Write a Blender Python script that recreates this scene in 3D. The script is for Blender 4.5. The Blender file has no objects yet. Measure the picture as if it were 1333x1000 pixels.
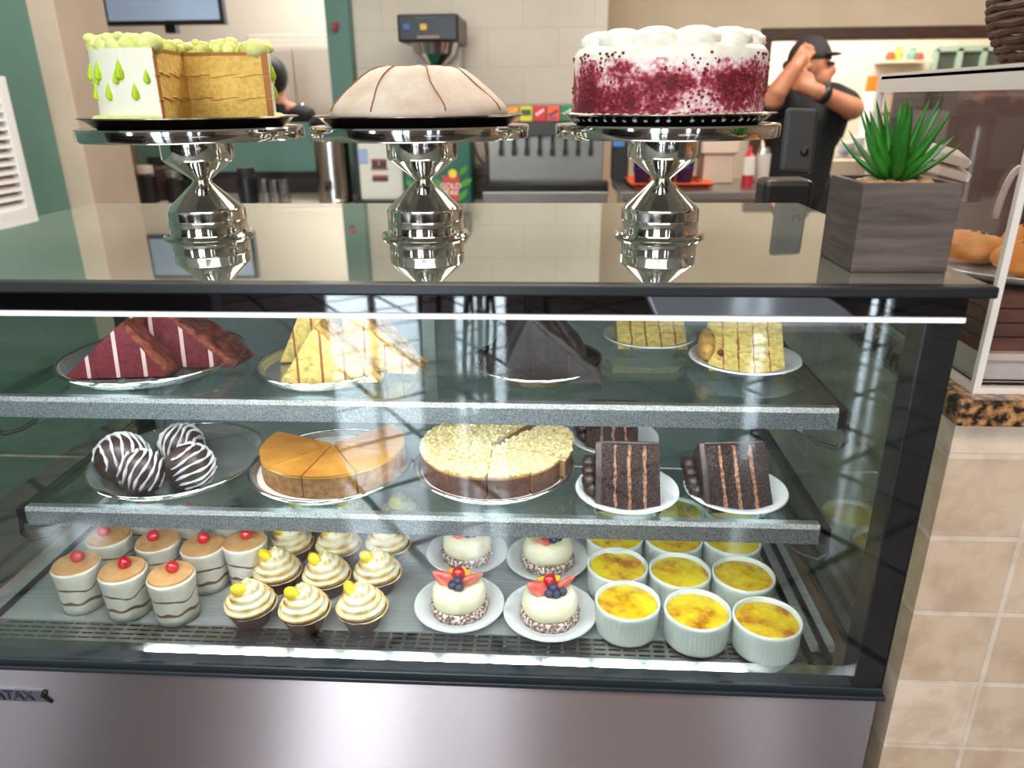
import bpy, math, random
from mathutils import Vector, Matrix, noise
random.seed(7)
PI = math.pi
scene = bpy.context.scene
col = scene.collection
# ------------------------------------------------------------------ camera
def unit(v):
    v = Vector(v); v.normalize(); return v
F = 963.0
cd = unit((59.5, -370, 963)); cv = Vector((22.5, 2509, 963)); cv = unit(cv - cd * cv.dot(cd))
cx = cv.cross(cd)
if cx.x < 0: cx = -cx
CAM = Vector((0, 0, 1.42))
R0 = Vector((cx.x, cd.x, -cv.x)); R1 = Vector((cx.y, cd.y, -cv.y)); R2 = Vector((cx.z, cd.z, -cv.z))
camd = bpy.data.cameras.new('camera'); cam = bpy.data.objects.new('camera', camd); col.objects.link(cam)
camd.sensor_width = 36; camd.lens = F / 1333 * 36; camd.clip_start = .02
m = Matrix.Identity(4)
for i in range(3):
    m[i][0] = R0[i]; m[i][1] = -R1[i]; m[i][2] = -R2[i]; m[i][3] = CAM[i]
cam.matrix_world = m
camd.dof.use_dof = True; camd.dof.focus_distance = 1.0; camd.dof.aperture_fstop = 4.4
scene.camera = cam
def ray(px, py):
    return R0 * (px - 666.5) + R1 * (py - 500) + R2 * F
def onZ(px, py, z):
    r = ray(px, py); return CAM + r * ((z - CAM.z) / r.z)
def onY(px, py, y):
    r = ray(px, py); return CAM + r * (y / r.y)
def rpx(p, w):
    return w * R2.dot(Vector(p) - CAM) / F / 2
# ------------------------------------------------------------------ colour management / world
scene.view_settings.view_transform = 'Standard'
scene.view_settings.look = 'None'
scene.view_settings.exposure = 0.0
scene.cycles.max_bounces = 10; scene.cycles.transparent_max_bounces = 24
scene.cycles.caustics_reflective = False; scene.cycles.caustics_refractive = False
scene.cycles.use_denoising = True
scene.cycles.sample_clamp_indirect = 6
w = bpy.data.worlds.new('daylight'); scene.world = w; w.use_nodes = True
w.node_tree.nodes['Background'].inputs[0].default_value = (.86, .93, 1, 1)
w.node_tree.nodes['Background'].inputs[1].default_value = 3.0
# ------------------------------------------------------------------ materials
def lin(c):
    return tuple(((x / 255) / 12.92 if x / 255 <= .04045 else ((x / 255 + .055) / 1.055) ** 2.4) for x in c) + (1,)
def newmat(name):
    m = bpy.data.materials.new(name); m.use_nodes = True
    nt = m.node_tree; return m, nt, nt.nodes['Principled BSDF'], nt.links.new
def mat(name, c, rough=.5, metal=0, c2=None, scale=30, bump=0, bscale=None, spec=.5, detail=4, lo=.35, hi=.65, sss=0, coat=0, emit=0, stretch=None):
    m, nt, b, L = newmat(name)
    b.inputs['Base Color'].default_value = lin(c); b.inputs['Roughness'].default_value = rough
    b.inputs['Metallic'].default_value = metal; b.inputs['Specular IOR Level'].default_value = spec
    if coat: b.inputs['Coat Weight'].default_value = coat; b.inputs['Coat Roughness'].default_value = .08
    if sss:
        b.inputs['Subsurface Weight'].default_value = sss; b.inputs['Subsurface Radius'].default_value = (.01, .007, .004); b.inputs['Subsurface Scale'].default_value = .6
    if emit: b.inputs['Emission Color'].default_value = lin(c); b.inputs['Emission Strength'].default_value = emit
    if c2 or bump:
        tc = nt.nodes.new('ShaderNodeTexCoord'); vec = tc.outputs['Object']
        if stretch:
            mp = nt.nodes.new('ShaderNodeMapping'); mp.inputs['Scale'].default_value = stretch; L(vec, mp.inputs[0]); vec = mp.outputs[0]
        if c2:
            n = nt.nodes.new('ShaderNodeTexNoise'); n.inputs['Scale'].default_value = scale; n.inputs['Detail'].default_value = detail; L(vec, n.inputs['Vector'])
            r = nt.nodes.new('ShaderNodeValToRGB'); r.color_ramp.elements[0].position = lo; r.color_ramp.elements[1].position = hi
            r.color_ramp.elements[0].color = lin(c); r.color_ramp.elements[1].color = lin(c2)
            L(n.outputs['Fac'], r.inputs[0]); L(r.outputs[0], b.inputs['Base Color'])
        if bump:
            n2 = nt.nodes.new('ShaderNodeTexNoise'); n2.inputs['Scale'].default_value = bscale or scale; n2.inputs['Detail'].default_value = 5; L(vec, n2.inputs['Vector'])
            bp = nt.nodes.new('ShaderNodeBump'); bp.inputs['Strength'].default_value = min(1, bump); bp.inputs['Distance'].default_value = .004; L(n2.outputs['Fac'], bp.inputs['Height']); L(bp.outputs[0], b.inputs['Normal'])
    return m
def glass(name, tint=(255, 255, 255), refl=.10, graze=.75, rough=0.0, power=4.0):
    # thin pane: see-through plus a mirror reflection that grows towards grazing angles
    m, nt, b, L = newmat(name); nt.nodes.remove(b); out = nt.nodes['Material Output']
    t = nt.nodes.new('ShaderNodeBsdfTransparent'); t.inputs[0].default_value = lin(tint)
    g = nt.nodes.new('ShaderNodeBsdfGlossy'); g.inputs['Roughness'].default_value = rough; g.inputs[0].default_value = (.95, .97, 1, 1)
    lw = nt.nodes.new('ShaderNodeLayerWeight'); lw.inputs[0].default_value = .5
    p = nt.nodes.new('ShaderNodeMath'); p.operation = 'POWER'; L(lw.outputs['Facing'], p.inputs[0]); p.inputs[1].default_value = power
    mr = nt.nodes.new('ShaderNodeMapRange'); mr.inputs['To Min'].default_value = refl; mr.inputs['To Max'].default_value = graze; L(p.outputs[0], mr.inputs[0])
    mx = nt.nodes.new('ShaderNodeMixShader'); L(mr.outputs[0], mx.inputs[0]); L(t.outputs[0], mx.inputs[1]); L(g.outputs[0], mx.inputs[2]); L(mx.outputs[0], out.inputs[0])
    return m
def tiles(name, c1, c2, mortar, size=.1, row=None, gap=.004, rough=.5, rot=0, offset=0, var=60, c3=None, bump=.3, spec=.5, flat=False):
    m, nt, b, L = newmat(name)
    tc = nt.nodes.new('ShaderNodeTexCoord'); sx = nt.nodes.new('ShaderNodeSeparateXYZ'); L(tc.outputs['Object'], sx.inputs[0])
    if flat:
        mp = nt.nodes.new('ShaderNodeMapping'); mp.inputs['Rotation'].default_value = (0, 0, rot); L(tc.outputs['Object'], mp.inputs[0]); vec = mp.outputs[0]
    else:
        a = nt.nodes.new('ShaderNodeMath'); a.operation = 'ADD'; L(sx.outputs[0], a.inputs[0]); L(sx.outputs[1], a.inputs[1])
        cb = nt.nodes.new('ShaderNodeCombineXYZ'); L(a.outputs[0], cb.inputs[0]); L(sx.outputs[2], cb.inputs[1]); vec = cb.outputs[0]
    br = nt.nodes.new('ShaderNodeTexBrick'); br.offset = offset; br.squash = 1
    br.inputs['Color1'].default_value = lin(c1); br.inputs['Color2'].default_value = lin(c2); br.inputs['Mortar'].default_value = lin(mortar)
    br.inputs['Scale'].default_value = 1; br.inputs['Mortar Size'].default_value = gap; br.inputs['Brick Width'].default_value = size; br.inputs['Row Height'].default_value = row or size
    br.inputs['Mortar Smooth'].default_value = .2
    L(vec, br.inputs['Vector'])
    n = nt.nodes.new('ShaderNodeTexNoise'); n.inputs['Scale'].default_value = var; n.inputs['Detail'].default_value = 6; L(tc.outputs['Object'], n.inputs['Vector'])
    mx = nt.nodes.new('ShaderNodeMix'); mx.data_type = 'RGBA'; mx.blend_type = 'MULTIPLY'; mx.inputs[0].default_value = .5
    r = nt.nodes.new('ShaderNodeValToRGB'); r.color_ramp.elements[0].position = .35; r.color_ramp.elements[1].position = .6
    r.color_ramp.elements[0].color = lin(c3 or (190, 190, 190)); r.color_ramp.elements[1].color = (1, 1, 1, 1)
    L(n.outputs['Fac'], r.inputs[0]); L(br.outputs['Color'], mx.inputs[6]); L(r.outputs[0], mx.inputs[7]); L(mx.outputs[2], b.inputs['Base Color'])
    b.inputs['Roughness'].default_value = rough; b.inputs['Specular IOR Level'].default_value = spec
    iv = nt.nodes.new('ShaderNodeMath'); iv.operation = 'SUBTRACT'; iv.inputs[0].default_value = 1; L(br.outputs['Fac'], iv.inputs[1])
    if flat:
        ms = nt.nodes.new('ShaderNodeMath'); ms.operation = 'MULTIPLY'; ms.inputs[1].default_value = spec; L(iv.outputs[0], ms.inputs[0]); L(ms.outputs[0], b.inputs['Specular IOR Level'])
        mr_ = nt.nodes.new('ShaderNodeMapRange'); mr_.inputs['To Min'].default_value = rough; mr_.inputs['To Max'].default_value = .9; L(br.outputs['Fac'], mr_.inputs[0]); L(mr_.outputs[0], b.inputs['Roughness'])
    bp = nt.nodes.new('ShaderNodeBump'); bp.inputs['Strength'].default_value = bump; bp.inputs['Distance'].default_value = .003; L(iv.outputs[0], bp.inputs['Height']); L(bp.outputs[0], b.inputs['Normal'])
    return m
def steel(name, c=(190, 188, 186), rough=.3, aniso=0.0, speck=0):
    m, nt, b, L = newmat(name)
    b.inputs['Base Color'].default_value = lin(c); b.inputs['Metallic'].default_value = 1; b.inputs['Roughness'].default_value = rough
    if aniso:
        b.inputs['Anisotropic'].default_value = aniso; b.inputs['Anisotropic Rotation'].default_value = .25
        t = nt.nodes.new('ShaderNodeTangent'); t.direction_type = 'RADIAL'; t.axis = 'Z'; L(t.outputs[0], b.inputs['Tangent'])
    if speck:
        tc = nt.nodes.new('ShaderNodeTexCoord'); n = nt.nodes.new('ShaderNodeTexNoise'); n.inputs['Scale'].default_value = 900; n.inputs['Detail'].default_value = 2
        L(tc.outputs['Object'], n.inputs['Vector']); r = nt.nodes.new('ShaderNodeValToRGB')
        r.color_ramp.elements[0].position = .4; r.color_ramp.elements[1].position = .62; r.color_ramp.elements[0].color = lin(tuple(int(x * .62) for x in c)); r.color_ramp.elements[1].color = lin(c)
        L(n.outputs['Fac'], r.inputs[0]); L(r.outputs[0], b.inputs['Base Color'])
        bp = nt.nodes.new('ShaderNodeBump'); bp.inputs['Strength'].default_value = speck; bp.inputs['Distance'].default_value = .001; L(n.outputs['Fac'], bp.inputs['Height']); L(bp.outputs[0], b.inputs['Normal'])
    return m
def emission(name, c, s):
    m, nt, b, L = newmat(name); nt.nodes.remove(b)
    e = nt.nodes.new('ShaderNodeEmission'); e.inputs[0].default_value = lin(c); e.inputs[1].default_value = s
    L(e.outputs[0], nt.nodes['Material Output'].inputs[0]); return m
def toasted(name, stops, rough=.55):
    m, nt, b, L = newmat(name)
    a = nt.nodes.new('ShaderNodeAttribute'); a.attribute_name = 'toast'; r = nt.nodes.new('ShaderNodeValToRGB')
    e = r.color_ramp.elements; e[0].position, e[0].color = stops[0][0], lin(stops[0][1]); e[1].position, e[1].color = stops[-1][0], lin(stops[-1][1])
    for p, c in stops[1:-1]:
        k = e.new(p); k.color = lin(c)
    L(a.outputs['Fac'], r.inputs[0]); L(r.outputs[0], b.inputs['Base Color']); b.inputs['Roughness'].default_value = rough
    b.inputs['Subsurface Weight'].default_value = .15; b.inputs['Subsurface Radius'].default_value = (.006, .005, .004); b.inputs['Subsurface Scale'].default_value = .5
    return m
def custard_mat():
    m, nt, b, L = newmat('custard')
    tc = nt.nodes.new('ShaderNodeTexCoord'); oi = nt.nodes.new('ShaderNodeObjectInfo')
    mu = nt.nodes.new('ShaderNodeMath'); mu.operation = 'MULTIPLY'; mu.inputs[1].default_value = 37; L(oi.outputs['Random'], mu.inputs[0])
    n = nt.nodes.new('ShaderNodeTexNoise'); n.noise_dimensions = '4D'; n.inputs['Scale'].default_value = 30; n.inputs['Detail'].default_value = 6; n.inputs['Roughness'].default_value = .6
    L(tc.outputs['Object'], n.inputs['Vector']); L(mu.outputs[0], n.inputs['W'])
    r = nt.nodes.new('ShaderNodeValToRGB'); e = r.color_ramp.elements
    e[0].position, e[0].color = .42, lin((247, 222, 40)); e[1].position, e[1].color = .76, lin((70, 35, 12))
    k = e.new(.54); k.color = lin((232, 186, 30)); k = e.new(.63); k.color = lin((190, 120, 25))
    L(n.outputs['Fac'], r.inputs[0]); L(r.outputs[0], b.inputs['Base Color']); b.inputs['Roughness'].default_value = .25
    bp = nt.nodes.new('ShaderNodeBump'); bp.inputs['Strength'].default_value = .25; bp.inputs['Distance'].default_value = .002; L(n.outputs['Fac'], bp.inputs['Height']); L(bp.outputs[0], b.inputs['Normal'])
    return m
def speckled(name, base, spot, scale, lo, hi, rough=.7, bump=.5, detail=6, c3=None, s3=8):
    m = mat(name, base, rough, c2=spot, scale=scale, bump=bump, detail=detail, lo=lo, hi=hi)
    return m
# ------------------------------------------------------------------ mesh builder
class MB:
    def __init__(s): s.v = []; s.f = []; s.mi = []; s.sm = []; s.att = {}
    def add(s, vs, fs, mi=0, smooth=False, xf=None):
        o = len(s.v)
        s.v += [tuple(xf @ Vector(p)) if xf else tuple(p) for p in vs]
        for k, f in enumerate(fs):
            s.f.append([i + o for i in f]); s.mi.append(mi[k] if isinstance(mi, list) else mi); s.sm.append(smooth)
        return o
    def box(s, c, d, mi=0, rot=None):
        x, y, z = d[0] / 2, d[1] / 2, d[2] / 2
        vs = [Vector((a * x, b * y, e * z)) for a in (-1, 1) for b in (-1, 1) for e in (-1, 1)]
        if rot: vs = [rot @ p for p in vs]
        vs = [p + Vector(c) for p in vs]
        s.add(vs, [(0, 1, 3, 2), (4, 6, 7, 5), (0, 4, 5, 1), (2, 3, 7, 6), (0, 2, 6, 4), (1, 5, 7, 3)], mi); return s
    def bb(s, x0, x1, y0, y1, z0, z1, mi=0):
        return s.box(((x0 + x1) / 2, (y0 + y1) / 2, (z0 + z1) / 2), (abs(x1 - x0), abs(y1 - y0), abs(z1 - z0)), mi)
    def lathe(s, prof, seg=48, c=(0, 0, 0), mi=0, fn=None, xf=None, smooth=True, att=None):
        vs = []; n = len(prof); vals = []
        for i, (r, z) in enumerate(prof):
            for k in range(seg):
                a = 2 * PI * k / seg
                rr, zz = (fn(r, z, a) if fn else (r, z))
                vs.append((c[0] + rr * math.cos(a), c[1] + rr * math.sin(a), c[2] + zz))
        fs = []; ms = []
        for i in range(n - 1):
            for k in range(seg):
                k2 = (k + 1) % seg
                fs.append((i * seg + k, i * seg + k2, (i + 1) * seg + k2, (i + 1) * seg + k)); ms.append(mi[i] if isinstance(mi, list) else mi)
        if prof[0][0] > 1e-6: fs.append(tuple(reversed(range(seg)))); ms.append(ms[0])
        if prof[-1][0] > 1e-6: fs.append(tuple((n - 1) * seg + k for k in range(seg))); ms.append(ms[-2] if len(ms) > 1 else ms[-1])
        s.crisp = getattr(s, 'crisp', True) and fn is None
        s.add(vs, fs, ms, smooth, xf); return s
    def tube(s, pts, r, seg=10, mi=0, smooth=True, flat=1.0, closed=False):
        pts = [Vector(p) for p in pts]; n = len(pts); rs = r if isinstance(r, (list, tuple)) else [r] * n
        vs = []; up = None
        for i, p in enumerate(pts):
            a = pts[max(i - 1, 0)]; b = pts[min(i + 1, n - 1)]
            if closed: a = pts[i - 1]; b = pts[(i + 1) % n]
            t = (b - a).normalized()
            if up is None:
                up = Vector((0, 0, 1)) if abs(t.z) < .9 else Vector((1, 0, 0))
            u = (up - t * up.dot(t)).normalized(); up = u; w_ = t.cross(u)
            for k in range(seg):
                q = 2 * PI * k / seg; vs.append(p + u * (math.cos(q) * rs[i] * flat) + w_ * (math.sin(q) * rs[i]))
        fs = []
        for i in range(n if closed else n - 1):
            j = (i + 1) % n
            for k in range(seg):
                k2 = (k + 1) % seg; fs.append((i * seg + k, j * seg + k, j * seg + k2, i * seg + k2))
        if not closed:
            fs.append(tuple(range(seg))); fs.append(tuple(reversed(range((n - 1) * seg, n * seg))))
        s.add(vs, fs, mi, smooth); return s
    def ball(s, c, r, sc=(1, 1, 1), seg=16, rings=10, mi=0, rot=None, fn=None):
        vs = [(0, 0, -1)]
        for i in range(1, rings):
            p = -PI / 2 + PI * i / rings
            for k in range(seg):
                a = 2 * PI * k / seg; vs.append((math.cos(p) * math.cos(a), math.cos(p) * math.sin(a), math.sin(p)))
        vs.append((0, 0, 1)); out = []
        for p in vs:
            q = Vector((p[0] * sc[0], p[1] * sc[1], p[2] * sc[2])) * r
            if fn: q = q * fn(Vector(p))
            if rot: q = rot @ q
            out.append(q + Vector(c))
        fs = [(0, 1 + (k + 1) % seg, 1 + k) for k in range(seg)]
        for i in range(rings - 2):
            for k in range(seg):
                k2 = (k + 1) % seg; a = 1 + i * seg; fs.append((a + k, a + k2, a + seg + k2, a + seg + k))
        a = 1 + (rings - 2) * seg; t = len(vs) - 1
        fs += [(a + k, a + (k + 1) % seg, t) for k in range(seg)]
        s.crisp = False
        s.add(out, fs, mi, True); return s
    def prism(s, poly, y0, y1, mi=0, mside=None, plane='xz', xf=None):
        n = len(poly)
        def P(a, b, t): return (a, t, b) if plane == 'xz' else ((a, b, t) if plane == 'xy' else (t, a, b))
        vs = [P(a, b, y0) for a, b in poly] + [P(a, b, y1) for a, b in poly]
        fs = [tuple(range(n)), tuple(reversed(range(n, 2 * n)))]; ms = [mi, mi]
        for k in range(n):
            k2 = (k + 1) % n; fs.append((k, n + k, n + k2, k2)); ms.append(mi if mside is None else mside)
        s.add(vs, fs, ms, False, xf); return s
    def sector(s, R, a0, a1, zs, marc=0, mcut=0, mtop=0, seg=12, jit=0.0, r0=0.0, c=(0, 0), full=False):
        # cake sector: zs = list of z levels, marc / mcut may be lists per level
        A = [math.radians(a0 + (a1 - a0) * k / seg) for k in range(seg + 1)]
        vs = []; n = seg + 2
        for z in zs:
            vs.append((c[0] + r0 * math.cos((A[0] + A[-1]) / 2), c[1] + r0 * math.sin((A[0] + A[-1]) / 2), z))
            for a in A:
                rr = R * (1 + jit * noise.noise(Vector((a * 4, z * 60, R * 9))))
                vs.append((c[0] + rr * math.cos(a), c[1] + rr * math.sin(a), z))
        g = lambda m_, i: m_[i] if isinstance(m_, list) else m_
        for i in range(len(zs) - 1):
            b = i * n; fs = []; ms = []
            for k in range(1, seg + 1):
                fs.append((b + k, b + k + 1, b + n + k + 1, b + n + k)); ms.append(g(marc, i))
            fs.append((b, b + 1, b + n + 1, b + n)); ms.append(g(mcut, i))
            fs.append((b + seg + 1, b, b + n, b + n + seg + 1)); ms.append(g(mcut, i))
            s._pend = getattr(s, '_pend', []) + list(zip(fs, ms))
        t = (len(zs) - 1) * n
        for k in range(1, seg + 1):
            s._pend.append(((t, t + k, t + k + 1), mtop)); s._pend.append(((0, k + 1, k), g(marc, 0)))
        s.add(vs, [f for f, _ in s._pend], [q for _, q in s._pend]); s._pend = []
        return s
    def build(s, name, mats, parent=None, bevel=0, world=False, subsurf=0, att=None):
        me = bpy.data.meshes.new(name)
        off = Vector((0, 0, 0))
        if world and parent:
            p = parent
            while p: off += p.location; p = p.parent
        me.from_pydata([tuple(Vector(p) - off) for p in s.v], [], s.f)
        for q in (mats if isinstance(mats, (list, tuple)) else [mats]): me.materials.append(q)
        me.polygons.foreach_set('material_index', s.mi); me.polygons.foreach_set('use_smooth', s.sm)
        if att is not None:
            a = me.attributes.new('toast', 'FLOAT', 'POINT'); a.data.foreach_set('value', att)
        me.update()
        if getattr(s, 'crisp', False): me.set_sharp_from_angle(angle=.5)
        o = bpy.data.objects.new(name, me); col.objects.link(o)
        if parent: o.parent = parent
        if bevel:
            b = o.modifiers.new('bevel', 'BEVEL'); b.width = bevel; b.segments = 2; b.limit_method = 'ANGLE'; b.angle_limit = .7
        if subsurf:
            b = o.modifiers.new('sub', 'SUBSURF'); b.levels = subsurf; b.render_levels = subsurf
        return o
def thing(name, label, cat, loc=(0, 0, 0), rz=0, group=None):
    o = bpy.data.objects.new(name, None); o.empty_display_size = .02; col.objects.link(o)
    o.location = loc; o.rotation_euler = (0, 0, rz); o['label'] = label; o['category'] = cat
    if group: o['group'] = group
    return o
def tag(o, label, cat, group=None):
    o['label'] = label; o['category'] = cat
    if group: o['group'] = group
    return o
def struct(o): o['kind'] = 'structure'; return o
def dup(o, loc=None, rz=None, label=None, parent=None, rand_rz=False):
    c = o.copy(); col.objects.link(c)
    if parent: c.parent = parent
    if loc is not None: c.location = loc
    if rz is not None: c.rotation_euler = (0, 0, rz)
    if label: c['label'] = label
    for ch in list(o.children): dup(ch, parent=c)
    return c
def text(name, body, size, loc, m_, parent=None, rot=(PI / 2, 0, 0), extrude=.0004, align='CENTER'):
    cu = bpy.data.curves.new(name, 'FONT'); cu.body = body; cu.size = size; cu.extrude = extrude; cu.align_x = align; cu.align_y = 'CENTER'
    tmp = bpy.data.objects.new('tmp', cu); col.objects.link(tmp); bpy.context.view_layer.update()
    me = bpy.data.meshes.new_from_object(tmp.evaluated_get(bpy.context.evaluated_depsgraph_get())); bpy.data.objects.remove(tmp); bpy.data.curves.remove(cu)
    o = bpy.data.objects.new(name, me); col.objects.link(o); me.materials.clear(); me.materials.append(m_); o.parent = parent; o.location = loc; o.rotation_euler = rot
    return o
def RX(a): return Matrix.Rotation(a, 3, 'X')
def RY(a): return Matrix.Rotation(a, 3, 'Y')
def RZ(a): return Matrix.Rotation(a, 3, 'Z')
# ------------------------------------------------------------------ shared materials
BLACK = mat('black_paint', (22, 22, 24), .35)
BLACKG = mat('black_gloss', (6, 7, 10), .02); BLACKG.node_tree.nodes['Principled BSDF'].inputs['IOR'].default_value = 2.5
BLACKM = mat('black_matte', (28, 28, 30), .6)
GREYP = mat('grey_plastic', (70, 72, 75), .45)
WHITE = mat('white_plastic', (236, 234, 232), .4)
CERAM = mat('white_ceramic', (238, 240, 244), .18, coat=.4)
RAMEK = mat('ramekin_glaze', (232, 238, 232), .2, coat=.5)
CHROME = steel('polished_steel', (215, 212, 208), .07)
STEEL = steel('satin_steel', (185, 183, 180), .3)
BRUSH = steel('brushed_steel', (206, 192, 194), .32, aniso=.99)
TRIMST = steel('speckled_steel', (228, 230, 236), .34, speck=.45)
DECKST = mat('deck_steel', (200, 204, 208), .28, metal=.4, c2=(180, 186, 190), scale=200, stretch=(.03, 1, 1))
TRAYST = mat('tray_steel', (214, 216, 218), .2, metal=.8)
DARKTR = steel('dark_tray_steel', (150, 140, 130), .2)
GLASSF = glass('front_pane', (250, 253, 251), .125, .8)
GLASSS = glass('side_pane', (226, 236, 226), .13, .85)
GLASSH = glass('shelf_pane', (232, 242, 240), .05, .75, power=3)
PETG = glass('clear_plastic', (250, 250, 250), .05, .6)
ACRYL = glass('acrylic', (248, 245, 244), .05, .3)
ACEDGE = mat('acrylic_edge', (226, 214, 204), .3)
BEIGE = tiles('beige_tile_wall', (206, 195, 180), (210, 199, 184), (193, 181, 166), .40, .20, .003, .55, offset=.5, var=3, c3=(235, 232, 228))
WARMW = mat('warm_wall', (226, 205, 178), .7, c2=(218, 196, 168), scale=3)
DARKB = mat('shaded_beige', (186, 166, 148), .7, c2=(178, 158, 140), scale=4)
TEAL = mat('teal_paint', (96, 132, 122), .65, c2=(88, 122, 112), scale=2)
FLOOR = tiles('slate_floor_tile', (104, 94, 94), (92, 83, 84), (24, 22, 24), .42, gap=.016, rough=.09, rot=.62, var=6, c3=(150, 140, 140), bump=.1, flat=True, spec=.9)
TRAV = tiles('travertine_tile', (232, 206, 184), (200, 170, 142), (222, 202, 184), .105, gap=.0035, rough=.55, var=28, c3=(205, 190, 178), bump=.4)
# ------------------------------------------------------------------ the room
def sbox(name, x0, x1, y0, y1, z0, z1, m_, kind='structure'):
    o = MB().bb(x0, x1, y0, y1, z0, z1).build(name, m_); o['kind'] = kind; return o
XW = onY(93, 261, 3.2).x; XP = onY(123, 261, 3.2).x
sbox('floor', -8.1, 5, -7.1, 8.2, -.1, 0, FLOOR)
CEIL = mat('ceiling_paint', (238, 234, 226), .8)
sbox('ceiling', -8.1, 5, -7.1, 8.2, 3.1, 3.2, CEIL)
sbox('wall_left', XW - .12, XW, .2, 3.2, 0, 3.1, TEAL)
YP = 3.2 * onY(76, 20, 1).x / onY(140, 20, 1).x
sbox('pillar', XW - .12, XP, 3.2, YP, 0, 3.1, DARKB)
PIL = mat('lit_beige', (214, 192, 170), .7, c2=(206, 184, 162), scale=5)
sbox('pillar_lit_face', XW, XP, 3.185, 3.2, 0, 3.1, PIL)  # lighter front sheet: the pillar's lit and shaded sides are put into the colours
YB = 4.6
zo = onY(300, 165, YB).z; zt = onY(300, 222, YB).z
XBL = -3.4
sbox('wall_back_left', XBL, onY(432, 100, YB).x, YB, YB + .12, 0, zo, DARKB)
sbox('trim_2', onY(186, 190, YB).x, onY(432, 190, YB).x, YB - .08, YB, zt, zo + .02, TEAL)
sbox('wall_shade_strip', XBL, onY(432, 190, YB).x, YB - .03, YB, .9, zt, mat('recess_shade', (52, 44, 42), .5))  # dark strip: shade behind the counter items put into the colour
xt0 = onY(433, 60, YB).x; xt1 = onY(462, 60, YB).x; xr = onY(790, 60, YB).x
sbox('column', xt0, xt1, YB - .1, YB + .12, 0, 3.1, TEAL)
sbox('wall_back', xt1, xr, YB, YB + 1.0, 0, 3.1, BEIGE)
# kitchen behind the pass-through
sbox('wall_kitchen', -4.2, xt1, 7.0, 7.1, 0, 3.1, mat('kitchen_wall', (205, 198, 186), .7))
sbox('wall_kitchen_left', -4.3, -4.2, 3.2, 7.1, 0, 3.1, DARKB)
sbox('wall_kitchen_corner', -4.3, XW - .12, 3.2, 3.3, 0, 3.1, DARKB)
# far right wall round the wide serving opening
YR = 5.6
o0 = onY(1003, 60, YR); oz1 = onY(1150, 51, YR).z; ox1 = onY(1352, 60, YR).x; oz0 = 1.0
sbox('wall_right_upper', xr, 5, YR, YR + .12, oz1, 3.1, WARMW)
sbox('wall_right_lower', xr, 5, YR, YR + .12, 0, oz0, WARMW)
sbox('wall_right_inner', xr, o0.x, YR, YR + .12, oz0, oz1, WARMW)
sbox('wall_right_outer', ox1, 5, YR, YR + .12, oz0, oz1, WARMW)
WOODF = mat('brown_wood', (88, 58, 42), .5, c2=(66, 42, 30), scale=14, stretch=(1, 1, 6), bump=.2)
fw_ = .075
f = MB(); f.bb(o0.x - fw_, ox1 + fw_, YR - .04, YR + .02, oz1, oz1 + fw_); f.bb(o0.x - fw_, o0.x, YR - .04, YR + .02, oz0, oz1); f.bb(ox1, ox1 + fw_, YR - .04, YR + .02, oz0, oz1)
struct(f.build('trim_4', WOODF, bevel=.006))
sbox('wall_back_room', xr, 5, 7.9, 8.0, 0, 3.1, mat('pale_wall', (226, 216, 196), .7, c2=(212, 204, 190), scale=2))
# customer side of the room
sbox('wall_side_left', -8.1, -8, -7.1, .3, 0, 3.1, mat('brown_wall', (96, 78, 68), .7))
sbox('wall_side_corner', -8, XW - .12, .2, .3, 0, 3.1, TEAL)
sbox('wall_side_right', 5, 5.1, -7.1, 8.2, 0, 3.1, WARMW)
FW = mat('front_wall_paint', (138, 116, 102), .7)
YF_ = -4.5
wins = [(-5.2, -4.3, .04, 2.8), (-2.0, -1.1, .04, 2.9), (-.9, -.36, .04, 2.9), (1.4, 1.83, .04, 2.8), (2.5, 2.8, .04, 2.8)]
xs = [-8]
for a, b, z0, z1 in wins: xs += [a, b]
xs.append(5)
f = MB()
for k in range(0, len(xs), 2): f.bb(xs[k], xs[k + 1], YF_ - .1, YF_, 0, 3.1)
for a, b, z0, z1 in wins: f.bb(a, b, YF_ - .1, YF_, z1, 3.1); f.bb(a, b, YF_ - .1, YF_, 0, z0)
struct(f.build('wall_front', FW))
for k, (a, b, z0, z1) in enumerate(wins):
    f = MB()
    for x in (a + .03, (a + b) / 2, b - .03): f.bb(x - .03, x + .03, YF_ - .07, YF_ - .03, z0, z1)
    for z in (z0 + .03, (z0 + z1) / 2 + .2, z1 - .03): f.bb(a, b, YF_ - .068, YF_ - .032, z - .03, z + .03)
    r = struct(f.build('window_%d' % (k + 1), BLACKM))
    struct(MB().bb(a, b, YF_ - .052, YF_ - .048, z0, z1).build('pane', glass('window_pane_%d' % k, (245, 250, 252), .04, .5), r))
    # daylight coming in
    ld = bpy.data.lights.new('daylight', 'AREA'); ld.shape = 'RECTANGLE'; ld.size = b - a; ld.size_y = z1 - z0; ld.energy = (26 if k == 3 else 62) * (b - a) * (z1 - z0); ld.color = (.9, .95, 1)
    lo = bpy.data.objects.new('daylight', ld); col.objects.link(lo); lo.location = ((a + b) / 2, YF_ - .25, (z0 + z1) / 2); lo.rotation_euler = (PI / 2, 0, 0)
    if k == 1:
        pass
sbox('ground', -14, 14, -16, -7.1, -.12, -.02, mat('pavement', (150, 146, 140), .9))
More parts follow.
